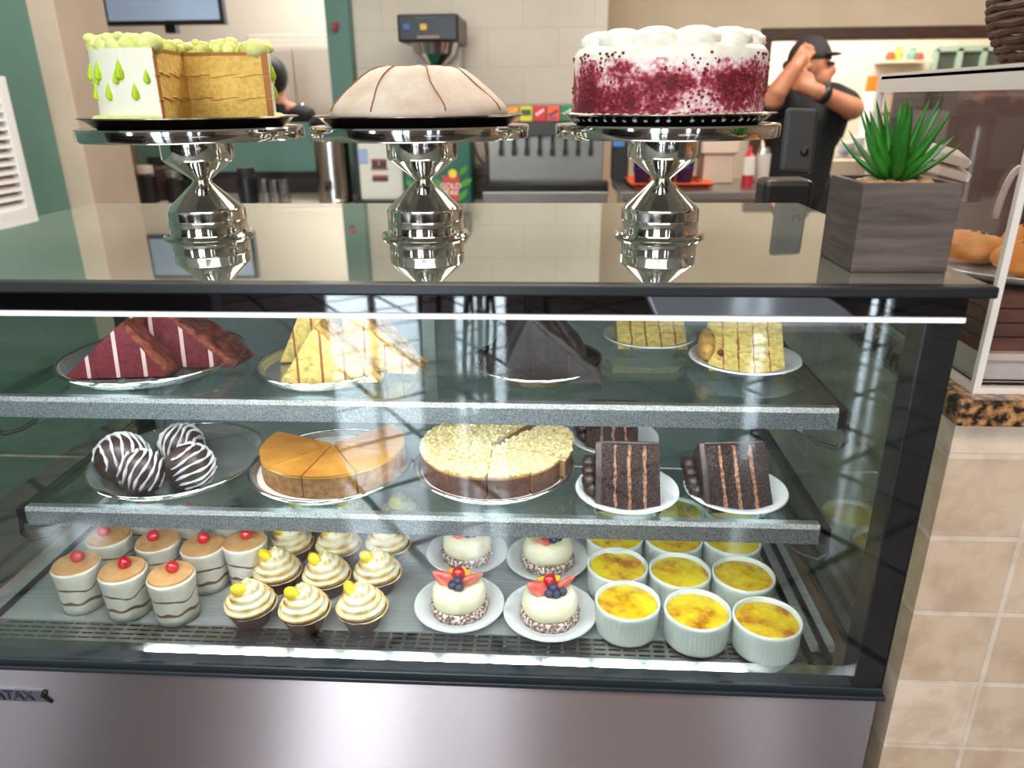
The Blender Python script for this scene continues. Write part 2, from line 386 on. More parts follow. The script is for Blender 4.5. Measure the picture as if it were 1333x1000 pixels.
# ceiling lights (unseen fittings added above the frame for fill and reflections)
FIT = emission('ceiling_panel_glow', (255, 240, 220), 7)
def added_ceiling_light(x, y, lab, s=(1.2, .3)):
    t = thing('added_ceiling_light', lab, 'ceiling light', (x, y, 3.08))
    MB().box((0, 0, 0), (s[0] + .06, s[1] + .06, .035)).build('frame', WHITE, t)
    MB().box((0, 0, -.02), (s[0], s[1], .01)).build('diffuser', FIT, t)
for x, y, lab in ((-1.2, -1.6, 'added long ceiling light over the customer side, on the left'), (.9, -1.6, 'added long ceiling light over the customer side, on the right'), (-.2, 2.4, 'added long ceiling light between display case and back counter'),
                  (1.9, 3.6, 'added long ceiling light before the serving opening'), (-1.6, 5.8, 'added long ceiling light in the kitchen'), (1.9, 6.9, 'added long ceiling light in the back room')):
    added_ceiling_light(x, y, lab)
def area(x, y, z, sx, sy, e, colr, rot=(0, 0, 0)):  # added area lamps under the ceiling for general fill
    ld = bpy.data.lights.new('fill_lamp', 'AREA'); ld.shape = 'RECTANGLE'; ld.size = sx; ld.size_y = sy; ld.energy = e; ld.color = colr
    lo = bpy.data.objects.new('fill_lamp', ld); col.objects.link(lo); lo.location = (x, y, z); lo.rotation_euler = rot; return lo
area(-.2, -.9, 3.0, 2.6, .8, 54, (1, .95, .88)); area(-.2, 2.3, 3.0, 3, .8, 82, (1, .94, .86)); area(2.2, 3.3, 3.0, 1.6, .6, 55, (1, .93, .84))
area(-1.6, 5.8, 3.0, 2, .8, 85, (1, .95, .9)); area(2.2, 6.8, 3.0, 2.4, .8, 120, (1, .95, .88))
# ------------------------------------------------------------------ the display case
XL, XR, YF, YBK, ZT, ZB = -.832, .402, .73, 1.335, 1.25, .752
D, S1, S2 = .75, 1.102, .955
case = thing('display_case', 'refrigerated glass bakery display case with black frame and stainless front', 'display case', ((XL + XR) / 2, 1.03, 0))
def cpart(mb, name, m_, bevel=0, parent=None): return mb.build(name, m_, parent or case, bevel, world=True)
cpart(MB().bb(XL - .004, XR + .002, YF + .004, YBK, .09, .7345), 'base_panel', BRUSH, .003)
cpart(MB().bb(XL + .02, XR - .02, YF + .05, YBK - .03, 0, .09), 'toe_kick', BLACK)
b = MB(); b.bb(XL - .004, XR + .004, YF - .006, YF + .03, .7345, .741); b.bb(XL - .002, XR + .002, YF - .001, YF + .03, .741, .747); b.bb(XL, XR, YF - .004, YF + .03, .747, ZB)
cpart(b, 'bottom_frame', mat('dark_grey_frame', (40, 46, 52), .3), .001)
for x0 in (XR - .036, XL):
    cpart(MB().bb(x0, x0 + .036, YF - .002, YF + .034, ZB - .003, ZT - .004), 'corner_post', BLACK, .002)
for x0 in (XR - .036, XL):
    cpart(MB().bb(x0, x0 + .036, YBK - .034, YBK, .735, ZT - .008), 'rear_post', BLACK, .002)
m_, nt, bs, L = newmat('dark_mirror_glass')
bs.inputs['Base Color'].default_value = lin((196, 200, 188)); bs.inputs['Roughness'].default_value = .012; bs.inputs['Metallic'].default_value = .78
TOPG = m_
cpart(MB().bb(XL - .012, XR + .016, YF - .005, YBK, ZT - .008, ZT), 'glass_top', TOPG)
cpart(MB().bb(XL - .014, XR + .018, YF - .02, YF - .004, ZT - .0105, ZT + .001), 'top_edge_bar', BLACK, .002)
cpart(MB().bb(XL, XR - .001, YF - .006, YF + .002, 1.2125, ZT - .0105), 'fascia', BLACKG)
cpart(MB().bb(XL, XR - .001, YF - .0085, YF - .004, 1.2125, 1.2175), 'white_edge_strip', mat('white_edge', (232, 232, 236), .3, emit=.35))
cpart(MB().bb(XL + .004, XR - .004, YF - .003, YF + .001, ZB, 1.213), 'front_glass', GLASSF)
for x in (XR - .018, XL + .014): cpart(MB().bb(x, x + .004, YF + .03, YBK - .03, ZB, ZT - .008), 'side_glass', GLASSS)
BACKG = mat('rear_door_glass', (146, 152, 150), .14, c2=(160, 166, 162), scale=3, spec=.6)
xm = (XL + XR) / 2
for x0, x1, y in ((XL + .03, xm + .03, YBK - .02), (xm - .03, XR - .03, YBK - .035)):
    dr = cpart(MB().bb(x0, x1, y, y + .006, D, ZT - .012), 'sliding_door', BACKG)
    cpart(MB().bb(x0 + .0, x0 + .025, y - .004, y + .01, D, ZT - .012), 'door_stile', STEEL, .001, dr)
cpart(MB().bb(XL + .03, XR - .03, YF + .075, YBK - .04, D - .012, D), 'deck', DECKST)
for x in (XR - .052, XR - .075, XL + .055):
    cpart(MB().bb(x, x + .007, YF + .04, YBK - .05, D - .004, D + .006), 'deck_rail', BLACK, .001)
# perforated grille along the front of the deck
g = MB(); gx0, gx1, gy0, gy1 = XL + .075, XR - .08, YF + .028, YF + .072
for k in range(6):
    y = gy0 + (gy1 - gy0) * k / 5; g.bb(gx0, gx1, y, y + .0058, D - .006, D - .001)
nb = 56
for k in range(nb + 1):
    x = gx0 + (gx1 - gx0) * k / nb; g.bb(x, x + .004, gy0, gy1, D - .0055, D - .0015)
cpart(g, 'front_grille', STEEL)
cpart(MB().bb(XL + .03, XR - .03, YF + .028, YF + .075, D - .04, D - .02), 'air_channel', mat('air_channel_grey', (176, 182, 186), .4))
lip = MB(); lip.prism([(YF + .003, D - .004), (YF + .029, D - .004), (YF + .029, D + .006), (YF + .003, D - .003)], XL + .03, XR - .03, plane='yz')
cpart(lip, 'deck_lip', steel('lip_steel', (228, 230, 234), .1))
# badge with chevron end and lettering
bz = onY(20, 906, YF).z; bx1 = onY(62, 906, YF).x; bh = .0095
bd = MB().prism([(bx1 - .155, bz - bh), (bx1, bz - bh), (bx1 - .01, bz), (bx1 - .006, bz + bh), (bx1 - .155, bz + bh)], YF + .0005, YF + .004)
bd = cpart(bd, 'badge', steel('badge_metal', (190, 190, 205), .3))
dk = MB(); dk.prism([(bx1, bz - bh), (bx1 + .003, bz - bh - .001), (bx1 - .006, bz), (bx1 - .002, bz + bh), (bx1 - .006, bz + bh), (bx1 - .0105, bz)], YF, YF + .0045)
cpart(dk, 'chevron', BLACK, 0, bd)
text('lettering', 'ATAX', .021, (bx1 - .047 - case.location.x, YF - case.location.y - .0002, bz), mat('badge_ink', (52, 50, 62), .4), bd)
# LED strips that light the case (front top rail)
LED = emission('led_glow', (245, 250, 255), 58)
LEDS = emission('led_glow_shelf', (248, 250, 252), 64)
led_top = MB()
for k in range(14): led_top.box((XL + .1 + (XR - XL - .2) * k / 13, YF + .016, 1.2165), (.055, .012, .003), rot=RX(.5))
cpart(led_top, 'led_strip', LED)
cpart(MB().bb(XL + .036, XR - .036, YF + .004, YF + .03, 1.219, 1.236), 'led_housing', BLACK)
# ------------------------------------------------------------------ glass shelves
SX0, SX1, SY0, SY1 = -.655, .315, .767, 1.25
def shelf(z, lab, y1):
    t = thing('glass_shelf', lab, 'shelf', ((SX0 + SX1) / 2, (SY0 + y1) / 2, z), group='glass shelves inside the display case')
    MB().bb(SX0, SX1, SY0, y1, z - .006, z).build('glass_pane', GLASSH, t, 0, world=True)
    tr = MB(); tr.prism([(SY0 - .006, z - .004), (SY0 - .003, z + .001), (SY0 + .006, z + .001), (SY0 + .006, z - .003), (SY0 - .001, z - .024), (SY0 - .006, z - .024)], SX0 + .004, SX1 - .004, plane='yz')
    tr.build('front_trim', TRIMST, t, 0, world=True)
    ld = MB()
    for k in range(12): ld.box((SX0 + .06 + (SX1 - SX0 - .12) * k / 11, SY0 + .012, z - .0115), (.06, .009, .003), rot=RX(.55))
    ld.build('led_strip', LEDS, t, world=True)
    for x, sgn in ((SX0 - .004, -1), (SX1 + .004, 1)):
        br = MB(); br.bb(x - .006, x + .006, SY0 - .004, y1 + .03, z - .016, z - .004)
        br.box((x - sgn * .012, SY0 + .004, z - .012), (.03, .016, .024))
        br.tube([(x + sgn * .004, SY0 - .001, z - .018), (x + sgn * .008, SY0, z - .04), (x - sgn * .002, SY0 + .002, z - .05), (x - sgn * .022, SY0 + .008, z - .046), (x - sgn * .05, SY0 + .02, z - .03), (x - sgn * .07, SY0 + .03, z - .022)], .003, 8)
        br.build('bracket', BLACK, t, .001, world=True)
        MB().bb(x - .005, x + .005, y1 + .02, y1 + .045, z - .03, z + .012).build('bracket_hook', STEEL, t, .001, world=True)
    return t
shelf(S1, 'upper glass shelf with speckled metal front trim, holding cake slices', 1.25)
shelf(S2, 'lower glass shelf with speckled metal front trim, holding cheesecakes', 1.25)
# ------------------------------------------------------------------ food materials
CREAM = mat('pastry_cream', (252, 246, 224), .45, c2=(247, 234, 194), scale=40, bump=.15, sss=.15)
CREAMW = mat('white_cream', (250, 246, 236), .5, c2=(240, 230, 210), scale=60, bump=.2, sss=.15)
CHERRY = mat('cherry_red', (206, 16, 34), .15, coat=.6)
CAKEY = mat('yellow_sponge', (238, 200, 110), .85, c2=(222, 178, 88), scale=140, bump=.6)
CAKEP = mat('pale_yellow_sponge', (240, 214, 128), .85, c2=(214, 172, 84), scale=150, bump=.9, lo=.45, hi=.7)
JAMB = mat('brown_filling', (176, 112, 62), .6)
CRUMB = mat('golden_crumb', (224, 178, 96), .9, c2=(176, 124, 62), scale=160, bump=1)
CHOC = mat('dark_chocolate_sponge', (34, 22, 22), .95, c2=(98, 74, 70), scale=520, bump=1, lo=.42, hi=.78, detail=6)
CHOCI = mat('dark_chocolate_icing', (44, 29, 27), .4, c2=(60, 40, 36), scale=60, bump=.3)
CHOCF = mat('chocolate_filling', (172, 120, 88), .6, c2=(92, 60, 46), scale=260, bump=.4)
DCHOC = mat('near_black_chocolate', (24, 14, 15), .6, c2=(36, 22, 22), scale=60, bump=.5)
DCHOC2 = mat('near_black_line', (62, 40, 36), .5)
REDV = mat('red_velvet_sponge', (112, 26, 36), .8, c2=(84, 16, 26), scale=130, bump=.6)
REDC = mat('red_velvet_crumb', (96, 34, 30), .9, c2=(150, 78, 52), scale=110, bump=1)
FROSTP = mat('pink_white_frosting', (226, 190, 188), .5)
CRUST = mat('brown_crust', (190, 138, 86), .8, c2=(150, 100, 58), scale=120, bump=.6)
CRUSTD = mat('cocoa_crust', (112, 72, 56), .8, c2=(86, 52, 42), scale=120, bump=.5)
def centre(px, py, z, w=None):
    p = onZ(px, py, z); return (p, rpx(p, w)) if w else p
def bez(p0, p1, p2, n=10):
    p0, p1, p2 = map(Vector, (p0, p1, p2)); return [(1 - t) ** 2 * p0 + 2 * t * (1 - t) * p1 + t * t * p2 for t in [k / n for k in range(n + 1)]]
# ------------------------------------------------------------------ platters and plates
def platter(px, py, z, w_, lab, m_=None, board=0, group=None):
    p, r = centre(px, py, z + .012, w_); p.z = z
    t = thing('serving_platter', lab, 'platter', p)
    prof = [(0, .001), (r * .86, .001), (r * .9, .003), (r * .965, .011), (r, .0125), (r * 1.0, .0145), (r * .955, .0135), (r * .89, .0055), (r * .84, .0035), (0, .0035)]
    MB().lathe(prof, 72).build('tray', m_ or TRAYST, t)
    pts = [(r * math.cos(a) * .997, r * math.sin(a) * .997, .0135) for a in [2 * PI * k / 72 for k in range(72)]]
    MB().tube(pts, .0018, 8, closed=True).build('rolled_rim', CHROME, t)
    return p, r, t
def plate(px, py, z, w_, lab, group=None, m_=None):
    p, r = centre(px, py, z + .012, w_); p.z = z
    t = thing('round_plate', lab, 'plate', p, group=group)
    prof = [(0, .0), (r * .55, .0), (r * .6, .002), (r * .72, .007), (r * .97, .0125), (r, .0138), (r * .985, .0155), (r * .95, .015), (r * .74, .0105), (r * .66, .006), (r * .6, .0045), (0, .0045)]
    MB().lathe(prof, 64).build('plate_dish', m_ or CERAM, t)
    return p, r, t
# ------------------------------------------------------------------ slices
def tri_slice(lab, pos, w_, h_, t_, apex, rz, mats, bands, name='cake_slice', lean=0, crumb_side=1):
    # triangular slice standing on its cut edge: face towards -y with vertical layers
    t = thing(name, lab, 'cake slice', pos, rz)
    H = lambda x: h_ * (x / (apex * w_) if x < apex * w_ else (w_ - x) / (w_ - apex * w_))
    xs = [0]; ms = []
    for frac, k in bands: xs.append(xs[-1] + frac); ms.append(k)
    tot = xs[-1]; xs = [x / tot * w_ for x in xs]
    mb = MB(); rr = RX(lean)
    xf = rr.to_4x4()
    for i in range(len(xs) - 1):
        a, b = xs[i], xs[i + 1]; segs = [a, b] if not (a < apex * w_ < b) else [a, apex * w_, b]
        for u, v in zip(segs, segs[1:]):
            inset = .0012 if ms[i] == 1 else 0
            mb.prism([(u - w_ / 2, 0), (v - w_ / 2, 0), (v - w_ / 2, H(v)), (u - w_ / 2, H(u))], inset, t_ - inset, ms[i], ms[i], xf=xf)
    mb.build('sponge_layers', mats[:2], t)
    # coated outer surface on the long slope
    if crumb_side:
        cb = MB(); n = 10; th = .006
        x0, z0, x1, z1 = (apex * w_, h_, w_, 0) if crumb_side > 0 else (0, 0, apex * w_, h_)
        nx, nz = (h_, w_ - apex * w_) if crumb_side > 0 else (-h_, apex * w_)
        l = math.hypot(nx, nz); nx /= l; nz /= l; vs = []; fs = []
        ny = 7
        for lay in (0, 1):
            for i in range(n + 1):
                for j in range(ny + 1):
                    q = i / n; x = x0 + (x1 - x0) * q; z = z0 + (z1 - z0) * q; y = t_ * j / ny
                    d = th * lay * (.6 + .9 * random.random()) if lay else -.001
                    vs.append((x - w_ / 2 + nx * d, y + .0008 * (random.random() - .5), max(0.0, z + nz * d)))
        N = (n + 1) * (ny + 1)
        for i in range(n):
            for j in range(ny):
                a = i * (ny + 1) + j; q = [a, a + ny + 1, a + ny + 2, a + 1]; fs.append([N + k for k in q]); fs.append(q[::-1])
        for i in range(n):
            for j in (0, ny):
                a = i * (ny + 1) + j; fs.append((a, a + ny + 1, N + a + ny + 1, N + a))
        for j in range(ny):
            for i in (0, n):
                a = i * (ny + 1) + j; fs.append((a, a + 1, N + a + 1, N + a))
        cb.add(vs, fs, 0, True, xf); cb.build('crumb_coating', mats[2], t)
    return t
def layer_slice(lab, pos, H, R, ang, rz, bands, mats, frost=None, rosette=None, name='cake_slice', tilt=0):
    # wedge lying on a cut face, tip towards -y, layers stacked along x
    t = thing(name, lab, 'cake slice', pos, rz)
    a = math.radians(ang)
    poly = [(-R / 2, 0), (R / 2, 0)] + [(-R / 2 + R * math.cos(a * k / 5), R * math.sin(a * k / 5)) for k in range(1, 6)]
    tot = sum(b for b, _ in bands); x = -H / 2; mb = MB(); nf = 26; seed = random.random() * 50
    face = [(-R / 2 + R * math.cos(a) * (1 - k / nf), R * math.sin(a) * (1 - k / nf)) for k in range(1, nf)]   # down the slanted cut face
    pl = poly + face; np_ = len(pl)
    def edge(xb, inner, sc):
        out = []
        for j, (y, z) in enumerate(pl):
            q = Vector((seed + xb * 400, y * 150, z * 150)); dx = (.0016 * noise.noise(q) + .0010 * noise.noise(q * 3.1)) if inner else 0
            dn = .0011 * noise.noise(Vector((seed + sc * 9, y * 260, z * 260))) if j >= len(poly) else 0
            out.append((xb + dx, y - math.sin(a) * dn, max(0, z * sc + math.cos(a) * dn)))
        return out
    for i, (bw, k) in enumerate(bands):
        ww = bw / tot * H; s = .988 if k else 1
        v0 = edge(x, i > 0, s); v1 = edge(x + ww, i < len(bands) - 1, s); vm = [tuple((p + q) / 2 + (.0008 * noise.noise(Vector((q * 900, p * 700, j * 7.7 + seed))) if n_ == 2 else 0) for n_, (p, q) in enumerate(zip(A_, B_))) for j, (A_, B_) in enumerate(zip(v0, v1))]
        fs = [tuple(range(np_)), tuple(reversed(range(2 * np_, 3 * np_)))]
        for r_ in (0, 1):
            for j in range(np_): j2 = (j + 1) % np_; fs.append((r_ * np_ + j, (r_ + 1) * np_ + j, (r_ + 1) * np_ + j2, r_ * np_ + j2))
        mb.add(v0 + vm + v1, fs, k); x += ww
    mb.build('sponge_layers', mats, t)
    if frost:
        f = MB(); e = .004
        pl = [(-R / 2 - .002, 0), (R / 2 + e, 0)] + [(-R / 2 + (R + e) * math.cos(a * k / 6), (R + e) * math.sin(a * k / 6)) for k in range(1, 7)]
        f.prism(pl, -H / 2 - .007, -H / 2 + .001, plane='yz')
        arc0 = [(-R / 2 + R * math.cos(a * k / 6), R * math.sin(a * k / 6)) for k in range(7)]
        arc1 = [(-R / 2 + (R + .005) * math.cos(a * k / 6), (R + .005) * math.sin(a * k / 6)) for k in range(6, -1, -1)]
        f.prism(arc0 + arc1, -H / 2, H / 2, plane='yz')
        f.build('icing', frost, t, .002)
        r = MB()
        for k in range(7):
            u = k / 6; yy = -.02 + .045 * u
            r.ball((-H / 2 - .010 - .003 * (k % 2), R * .5 * (u - .5) * .9 + .012, .010 + .018 * u + .006 * (k % 2)), .0105, (1, 1.1, .95), 12, 8, fn=lambda p: 1 + .12 * math.sin(9 * p.y + 7 * p.z))
        r.build('icing_rosettes', frost, t)
    return t
# upper shelf ------------------------------------------------------
p, r, t = platter(202, 462, S1, 226, 'oval-looking steel platter of red velvet slices, leftmost on the upper glass shelf')
redm = [REDV, FROSTP, REDC]
rb = [(1.5, 0), (.28, 1), (1.5, 0), (.28, 1), (1.4, 0), (.28, 1), (1.2, 0)]
q = onZ(150, 492, S1 + .006)
tri_slice('red velvet slice with white frosting stripes, at the front left of its platter', q + Vector((0, .0, 0)), .125, .066, .05, .62, .12, redm, rb, lean=-.12)
tri_slice('red velvet slice coated in brown crumbs, on the right side of its platter', onZ(236, 478, S1 + .006), .135, .078, .06, .30, .0, redm, rb, lean=-.1)
tri_slice('red velvet slice at the back of its platter, tallest of the pile', onZ(205, 450, S1 + .006), .12, .088, .05, .45, .05, redm, rb)
p, r, t = platter(424, 472, S1, 172, 'steel platter of yellow cake slices, second from left on the upper glass shelf')
ym = [CAKEP, JAMB, CRUMB]; yb = [(1.2, 0), (.17, 1), (1.3, 0), (.17, 1), (1.2, 0), (.17, 1), (1.0, 0), (.17, 1), (.8, 0)]
tri_slice('yellow layered slice with a crumb coated edge, in front on its platter', onZ(428, 500, S1 + .006), .118, .068, .045, .40, .14, ym, yb, lean=-.12)
tri_slice('yellow layered slice on the right of its platter, behind the front slice', onZ(482, 484, S1 + .006), .115, .080, .045, .28, -.1, ym, yb, lean=-.1)
tri_slice('yellow cake slice with crumbs, at the back left of its platter', onZ(416, 470, S1 + .006), .10, .092, .04, .45, .15, ym, yb)
p, r, t = platter(700, 468, S1, 170, 'dark edged platter of near black chocolate slices, on the upper glass shelf', DARKTR)
dm = [DCHOC, DCHOC2, DCHOC]; db = [(1.5, 0), (.08, 1), (1.4, 0), (.08, 1), (1.4, 0)]
tri_slice('near black chocolate slice lying in front on its platter', onZ(716, 500, S1 + .006), .125, .078, .05, .30, .1, dm, db, lean=-.12)
tri_slice('near black chocolate slice at the back of its platter', onZ(704, 474, S1 + .006), .105, .092, .055, .42, -.05, dm, db)
tri_slice('near black chocolate slice on the left of its platter', onZ(672, 482, S1 + .006), .07, .07, .05, .6, .2, dm, db, crumb_side=0)
p, r, t = plate(845, 437, S1, 120, 'white plate holding a pale yellow slice, at the rear of the upper shelf')
yl = [(1, 0), (.14, 1), (1, 0), (.14, 1), (1, 0), (.14, 1), (1, 0), (.14, 1), (.8, 0)]
layer_slice('pale yellow layer cake slice lying on the rear plate of the upper shelf', (p.x, p.y + .0, p.z + .006), .092, .085, 34, .02, yl, [CAKEP, JAMB], name='cake_slice')
p, r, t = plate(969, 466, S1, 142, 'white plate holding a yellow slice with berries, at the right end of the upper shelf')
s = layer_slice('yellow layer cake slice with berry bits at its tip, right end of upper shelf', (p.x - .0, p.y + .004, p.z + .006), .09, .085, 34, -.12, [(.8, 0), (.1, 1), (.8, 0), (.1, 1), (.8, 0), (.1, 1), (.8, 0), (.1, 1), (.8, 0)], [CAKEP, JAMB], name='cake_slice')
fr = MB(); fr.ball((-.047, .0, .02), .02, (.55, 1.6, 1), 14, 9, fn=lambda q: 1 + .1 * noise.noise(q * 4)); fr.build('cream_end', CRUMB, s)
bb_ = MB()
for k in range(6): bb_.ball((-.05 + .02 * random.random(), -.03 + .02 * random.random(), .008 + .012 * random.random()), .004, seg=8, rings=6)
bb_.build('berry_bits', mat('berry_bits', (120, 40, 40), .4), s)
# lower shelf ------------------------------------------------------
p, r, t = platter(233, 596, S2, 216, 'steel platter with four chocolate balls, leftmost on the lower glass shelf')
def truffle(px, py, lab, d, a, b):
    q = onZ(px, py, S2 + .004); rr = d / 2
    t = thing('chocolate_ball', lab, 'chocolate ball', (q.x, q.y, S2 + .004), rz=b)
    MB().ball((0, 0, rr * .96), rr, (1, 1, .97), 28, 18, fn=lambda v: 1 + .02 * noise.noise(v * 3)).build('ball', CHOCI, t)
    dz = MB(); R = RY(a)
    for k in range(7):
        h = -.85 + 1.7 * k / 6 + .04 * random.random(); rad = math.sqrt(max(.02, 1 - h * h)); pts = []
        for i in range(26):
            th = -PI * .62 + 1.24 * PI * i / 25
            v = Vector((h + .08 * math.sin(3 * th + k), rad * math.sin(th), rad * math.cos(th))).normalized()
            v = R @ v; pts.append(v * rr * 1.005 + Vector((0, 0, rr * .96)))
        pts = [q_ for q_ in pts if q_.z > .002]
        if len(pts) > 3: dz.tube(pts, [.001] + [.0026 - .0009 * math.sin(i * 1.3 + k) for i in range(len(pts) - 2)] + [.001], 8, flat=.6)
    dz.build('white_drizzle', mat('white_drizzle', (214, 210, 216), .45), t)
truffle(166, 625, 'chocolate ball with a ring of white icing, leftmost on its platter', .066, .2, .9)
truffle(190, 641, 'white drizzled chocolate ball at the front of the platter, middle of three', .058, .5, .3)
truffle(252, 634, 'white drizzled chocolate ball in front, nearest the caramel cheesecake', .06, 1.2, .2)
truffle(241, 602, 'white drizzled chocolate ball at the back of its platter', .056, .1, -.1)
# caramel cheesecake
p, r, t = platter(432, 603, S2, 206, 'steel platter under the caramel cheesecake, on the lower glass shelf')
bd = tag(MB().lathe([(0, 0), (r * .93, 0), (r * .93, .0015), (0, .0015)], 64).build('cake_board', WHITE), 'round white card under the caramel cheesecake', 'cake board'); bd.location = (p.x, p.y, S2 + .0062)
CARA = mat('caramel_glaze', (176, 112, 36), .25, c2=(204, 144, 62), scale=18, coat=.3)
GOLD = mat('golden_edge', (238, 190, 70), .4)
def cake_slices(cx, cy, z, R, edges, hb, ht, labs, cat, mats, top, gap=.0012, group=None, crumbs=0, off=None, name='cheesecake_slice'):
    for k, ((a0, a1), lab) in enumerate(zip(edges, labs)):
        am = math.radians((a0 + a1) / 2); o = (off or {}).get(k, 0)
        t = thing(name, lab, cat, (cx + (gap + o) * math.cos(am), cy + (gap + o) * math.sin(am), z))
        MB().sector(R, a0, a1, [0, .004, hb * .55, hb], 0, [0, 1, 1], 1, 10, .012).build('crust_and_filling', mats, t)
        tp = MB(); n = 10; vs = []; fs = []
        A0, A1 = math.radians(a0), math.radians(a1)
        tp.sector(R * 1.004, a0, a1, [hb, hb + (ht - hb) * .5, ht], [1, 0], 0, 0, 10, .012)
        if crumbs:
            for _ in range(int(crumbs * (a1 - a0))):
                rr = R * math.sqrt(random.random()); aa = A0 + (A1 - A0) * random.random(); s_ = .0018 + .0019 * random.random()
                tp.ball((rr * math.cos(aa), rr * math.sin(aa), ht), s_, (1, 1, .8), 6, 4)
        tp.build('topping', top, t)
ce = [(a + 12, b + 12) for a, b in [(145, 180), (180, 216), (216, 250), (250, 291), (291, 333), (333, 364), (364, 395)]]
cl = ['caramel cheesecake slice at the back left edge of the gap', 'caramel cheesecake slice on the far left of the cake', 'caramel cheesecake slice at the front left of the cake',
      'caramel cheesecake slice at the very front of the cake', 'caramel cheesecake slice just right of the front one, after a dark cut', 'caramel cheesecake slice on the right side of the cake', 'caramel cheesecake slice at the right edge of the gap']
cc, cr = centre(434, 580, S2 + .036, 178)
FILL = mat('cheese_filling', (220, 176, 118), .75, c2=(176, 128, 80), scale=90, bump=.3)
cake_slices(cc.x, cc.y, S2 + .0075, cr, ce, .0285, .0315, cl, 'cheesecake slice', [CRUST, FILL], [CARA, GOLD], gap=.0026)
# crumb cheesecake
p, r, t = platter(643, 603, S2, 206, 'steel platter under the crumb topped cheesecake, on the lower glass shelf')
bd = tag(MB().lathe([(0, 0), (r * .93, 0), (r * .93, .0015), (0, .0015)], 64).build('cake_board', WHITE), 'round white card under the crumb topped cheesecake', 'cake board'); bd.location = (p.x, p.y, S2 + .0062)
OATS = mat('oat_crumb', (250, 236, 186), .85, c2=(206, 158, 84), scale=210, bump=1, lo=.42, hi=.72)
oe = [(-90, -57), (-120, -90), (-150, -120), (180, 210), (148, 180), (116, 148), (58, 116), (-57, -25), (-25, 8), (8, 46)]
ol = ['crumb topped cheesecake slice at the front, right of the middle cut', 'crumb topped cheesecake slice at the front, left of the middle cut', 'crumb topped cheesecake slice at the front left', 'crumb topped cheesecake slice on the left side',
      'crumb topped cheesecake slice at the far left back', 'crumb topped cheesecake slice at the back left', 'broad crumb topped cheesecake slice at the very back', 'crumb topped cheesecake slice at the front right', 'crumb topped cheesecake slice on the right, shifted outwards', 'crumb topped cheesecake slice at the back right, shifted outwards']
cc, cr = centre(642, 579, S2 + .036, 181)
cake_slices(cc.x, cc.y, S2 + .0075, cr, oe, .0265, .0315, ol, 'cheesecake slice', [CRUSTD, mat('shaded_cheese_cut', (176, 126, 84), .7)], [OATS, mat('toasted_rim', (198, 140, 72), .8)], crumbs=4.2, gap=.0036, off={8: .008, 9: .014, 7: .002})  # cut faces coloured darker so the gaps read as shadow
# chocolate layer slices
cb = [(1.0, 0), (.24, 1), (.9, 0), (.27, 1), (1.0, 0), (.27, 1), (1.1, 0)]
p, r, t = plate(799, 569, S2, 116, 'white plate with a chocolate slice, rear one of the lower shelf')
layer_slice('chocolate layer cake slice on the rear plate of the lower shelf', (p.x, p.y, p.z + .006), .066, .08, 40, -.05, cb, [CHOC, CHOCF], CHOCI)
p, r, t = plate(816, 637, S2, 134, 'white plate with a chocolate slice, front middle of the lower shelf')
layer_slice('upright looking chocolate layer cake slice on the front middle plate of the lower shelf', (p.x + .002, p.y - .004, p.z + .006), .070, .082, 52, -.02, cb, [CHOC, CHOCF], CHOCI)
p, r, t = plate(957, 637, S2, 132, 'white plate with a chocolate slice, at the right end of the lower shelf')
layer_slice('leaning chocolate layer cake slice on the right end plate of the lower shelf', (p.x - .004, p.y - .004, p.z + .006), .074, .082, 52, .10, cb, [CHOC, CHOCF], CHOCI)
# ------------------------------------------------------------------ deck: parfaits
PTOP = mat('cocoa_dusting', (222, 178, 124), .8, c2=(202, 148, 92), scale=50, bump=.3)
SPONGE = mat('coffee_sponge', (140, 92, 58), .8, c2=(110, 70, 44), scale=90, bump=.5)
def make_parfait():
    t = thing('dessert_cup', 'x', 'dessert cup', group='layered dessert cups with cherries')
    R, H = .0325, .068
    pr = [(0, .0015), (R * .84, .0015), (R * .86, .011), (R * .87, .0165), (R * .88, .0215), (R * .9, .036), (R * .905, .0415), (R * .915, .0445), (R * .96, .060), (R * .97, H - .003), (R * .93, H), (0, H + .001)]
    wob = lambda r, z, a: (r, z + (.007 * noise.noise(Vector((math.cos(a) * 1.5, math.sin(a) * 1.5, 3.3 if z < .03 else 9.1))) + (.0022 * noise.noise(Vector((math.cos(a) * 3, math.sin(a) * 3, z * 999))) if z in (.0215, .0415) else 0) if .01 < z < .05 else 0))
    MB().lathe(pr, 40, mi=[0, 0, 0, 1, 0, 0, 1, 0, 0, 0, 2], fn=wob).build('cream_layers', [CREAMW, SPONGE, PTOP], t)
    MB().lathe([(R * .87, 0), (R * .9, .002), (R * 1.0, H - .004), (R * 1.03, H - .002), (R * 1.0, H - .003)], 40).build('clear_cup', PETG, t)
    MB().lathe([(0, H), (R * .9, H), (R * .88, H + .0025), (0, H + .003)], 36).build('cocoa_top', PTOP, t)
    c = MB().ball((.004, .002, H + .009), .0088, seg=16, rings=10).build('cherry', CHERRY, t)
    return t
par0 = make_parfait()
names = {'f': 'in the front row', 's': 'in the second row', 'b': 'behind, seen through the lower shelf'}
